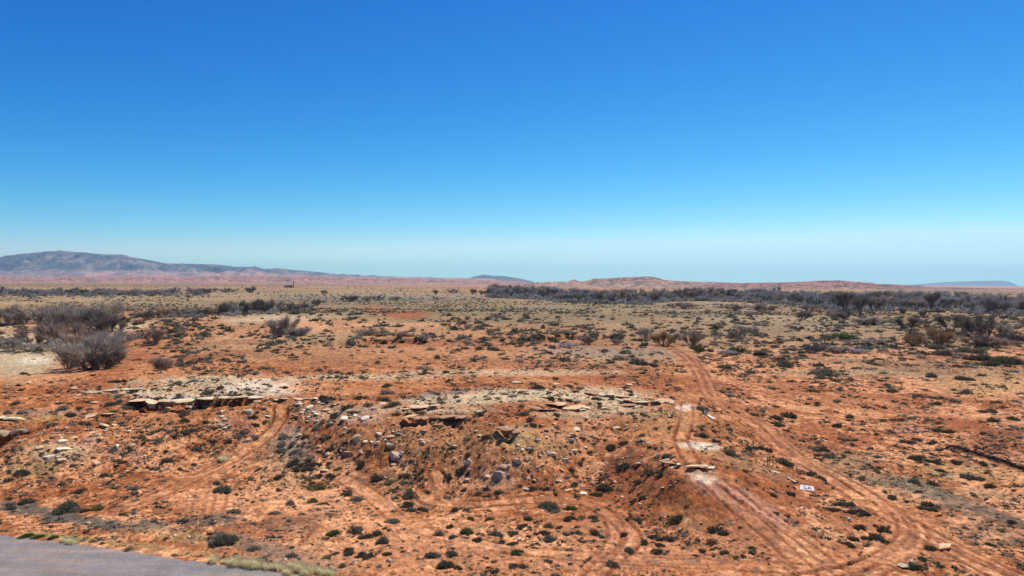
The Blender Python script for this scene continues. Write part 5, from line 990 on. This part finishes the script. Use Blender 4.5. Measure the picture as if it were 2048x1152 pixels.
# fallen dead tree at the right
def dead_tree():
    V = []; F = []; r = np.random.default_rng(4)
    def line(pts, r0, r1, z0, k=7):
        sp = spline(pts); q = hit(sp[:, 0], sp[:, 1], HG); n = len(q)
        jit = r.normal(0, .05, (n, 3))
        for i in range(n-1):
            ra = r0+(r1-r0)*i/n; rb = r0+(r1-r0)*(i+1)/n; tube(V, F, q[i]+jit[i]+np.array([0, 0, z0+ra]), q[i+1]+jit[i+1]+np.array([0, 0, z0+rb]), ra, rb, k)
    e = empty('dead_tree', (0, 0, 0), 0, 'long dark fallen dead tree stretched across red soil at the right edge', 'dead tree')
    line([(1893,896),(1905,893),(1918,897),(1935,904),(1950,907),(1965,912),(1985,918),(2010,926),(2050,940),(2090,948)], .08, .16, .02)
    me = bpy.data.meshes.new('trunk'); me.from_pydata([tuple(v) for v in V], [], F); me.materials.append(m_black2); link('trunk', me, e); V.clear(); F.clear()
    for a_ in (([(1965,906),(1975,901),(1990,896)], .10, .03, .4), ([(1948,906),(1958,903),(1970,907)], .10, .05, .3), ([(1900,900),(1910,905),(1920,909)], .07, .03, .1), ([(1978,914),(2000,912),(2020,920)], .1, .05, .25), ([(1895,897),(1885,899),(1880,902)], .06, .03, .1)):
        V.clear(); F.clear(); line(*a_)
        me = bpy.data.meshes.new('branch'); me.from_pydata([tuple(v) for v in V], [], F); me.materials.append(m_black2); link('branch', me, e)
    n = 1600; t = r.random(n); pxs = 1893+t*180; pys = np.interp(pxs, [1893,1918,1950,1985,2010,2073], [898,900,909,920,929,946])+r.normal(0, 1.6, n); q = hit(pxs, pys, HG)
    d = r.normal(0, 1, (n, 3)); d[:, 2] = np.abs(d[:, 2])*.8; d /= np.linalg.norm(d, axis=1)[:, None]; s = np.cross(d, r.normal(0, 1, (n, 3))); s /= np.linalg.norm(s, axis=1)[:, None]; s *= .02; l = r.uniform(.15, .6, (n, 1)); q[:, 2] += r.uniform(0, .35, n)
    tv = np.stack([q-s, q+s, q+d*l], 1).reshape(-1, 3); link('twigs', mesh_np('twigs', tv, np.arange(len(tv)).reshape(-1, 3), np.tile((.04,.033,.03), (len(tv), 1)), False, [m_twig]), e)
m_black2 = mat('charred_bark', (.035,.027,.025), var=.3, scale=4)
dead_tree()
# ------------------------------------------------------------------ haze
def haze():
    bm = bmesh.new(); bmesh.ops.create_cube(bm, size=1)
    me = bpy.data.meshes.new('haze'); bm.to_mesh(me); bm.free()
    o = link('haze', me, loc=(0, 14500, 330), sc=(480000, 31200, 740))
    m = bpy.data.materials.new('haze_air'); m.use_nodes = True; t = m.node_tree; t.nodes.clear()
    v = t.nodes.new('ShaderNodeVolumePrincipled'); v.inputs['Density'].default_value = 2.9e-5; v.inputs['Color'].default_value = (.45, .78, 1, 1); v.inputs['Anisotropy'].default_value = .35
    out = t.nodes.new('ShaderNodeOutputMaterial'); t.links.new(v.outputs[0], out.inputs['Volume']); me.materials.append(m)
    tag(o, 'thin pale blue air haze over the whole desert plain', 'haze', kind='stuff')
haze()
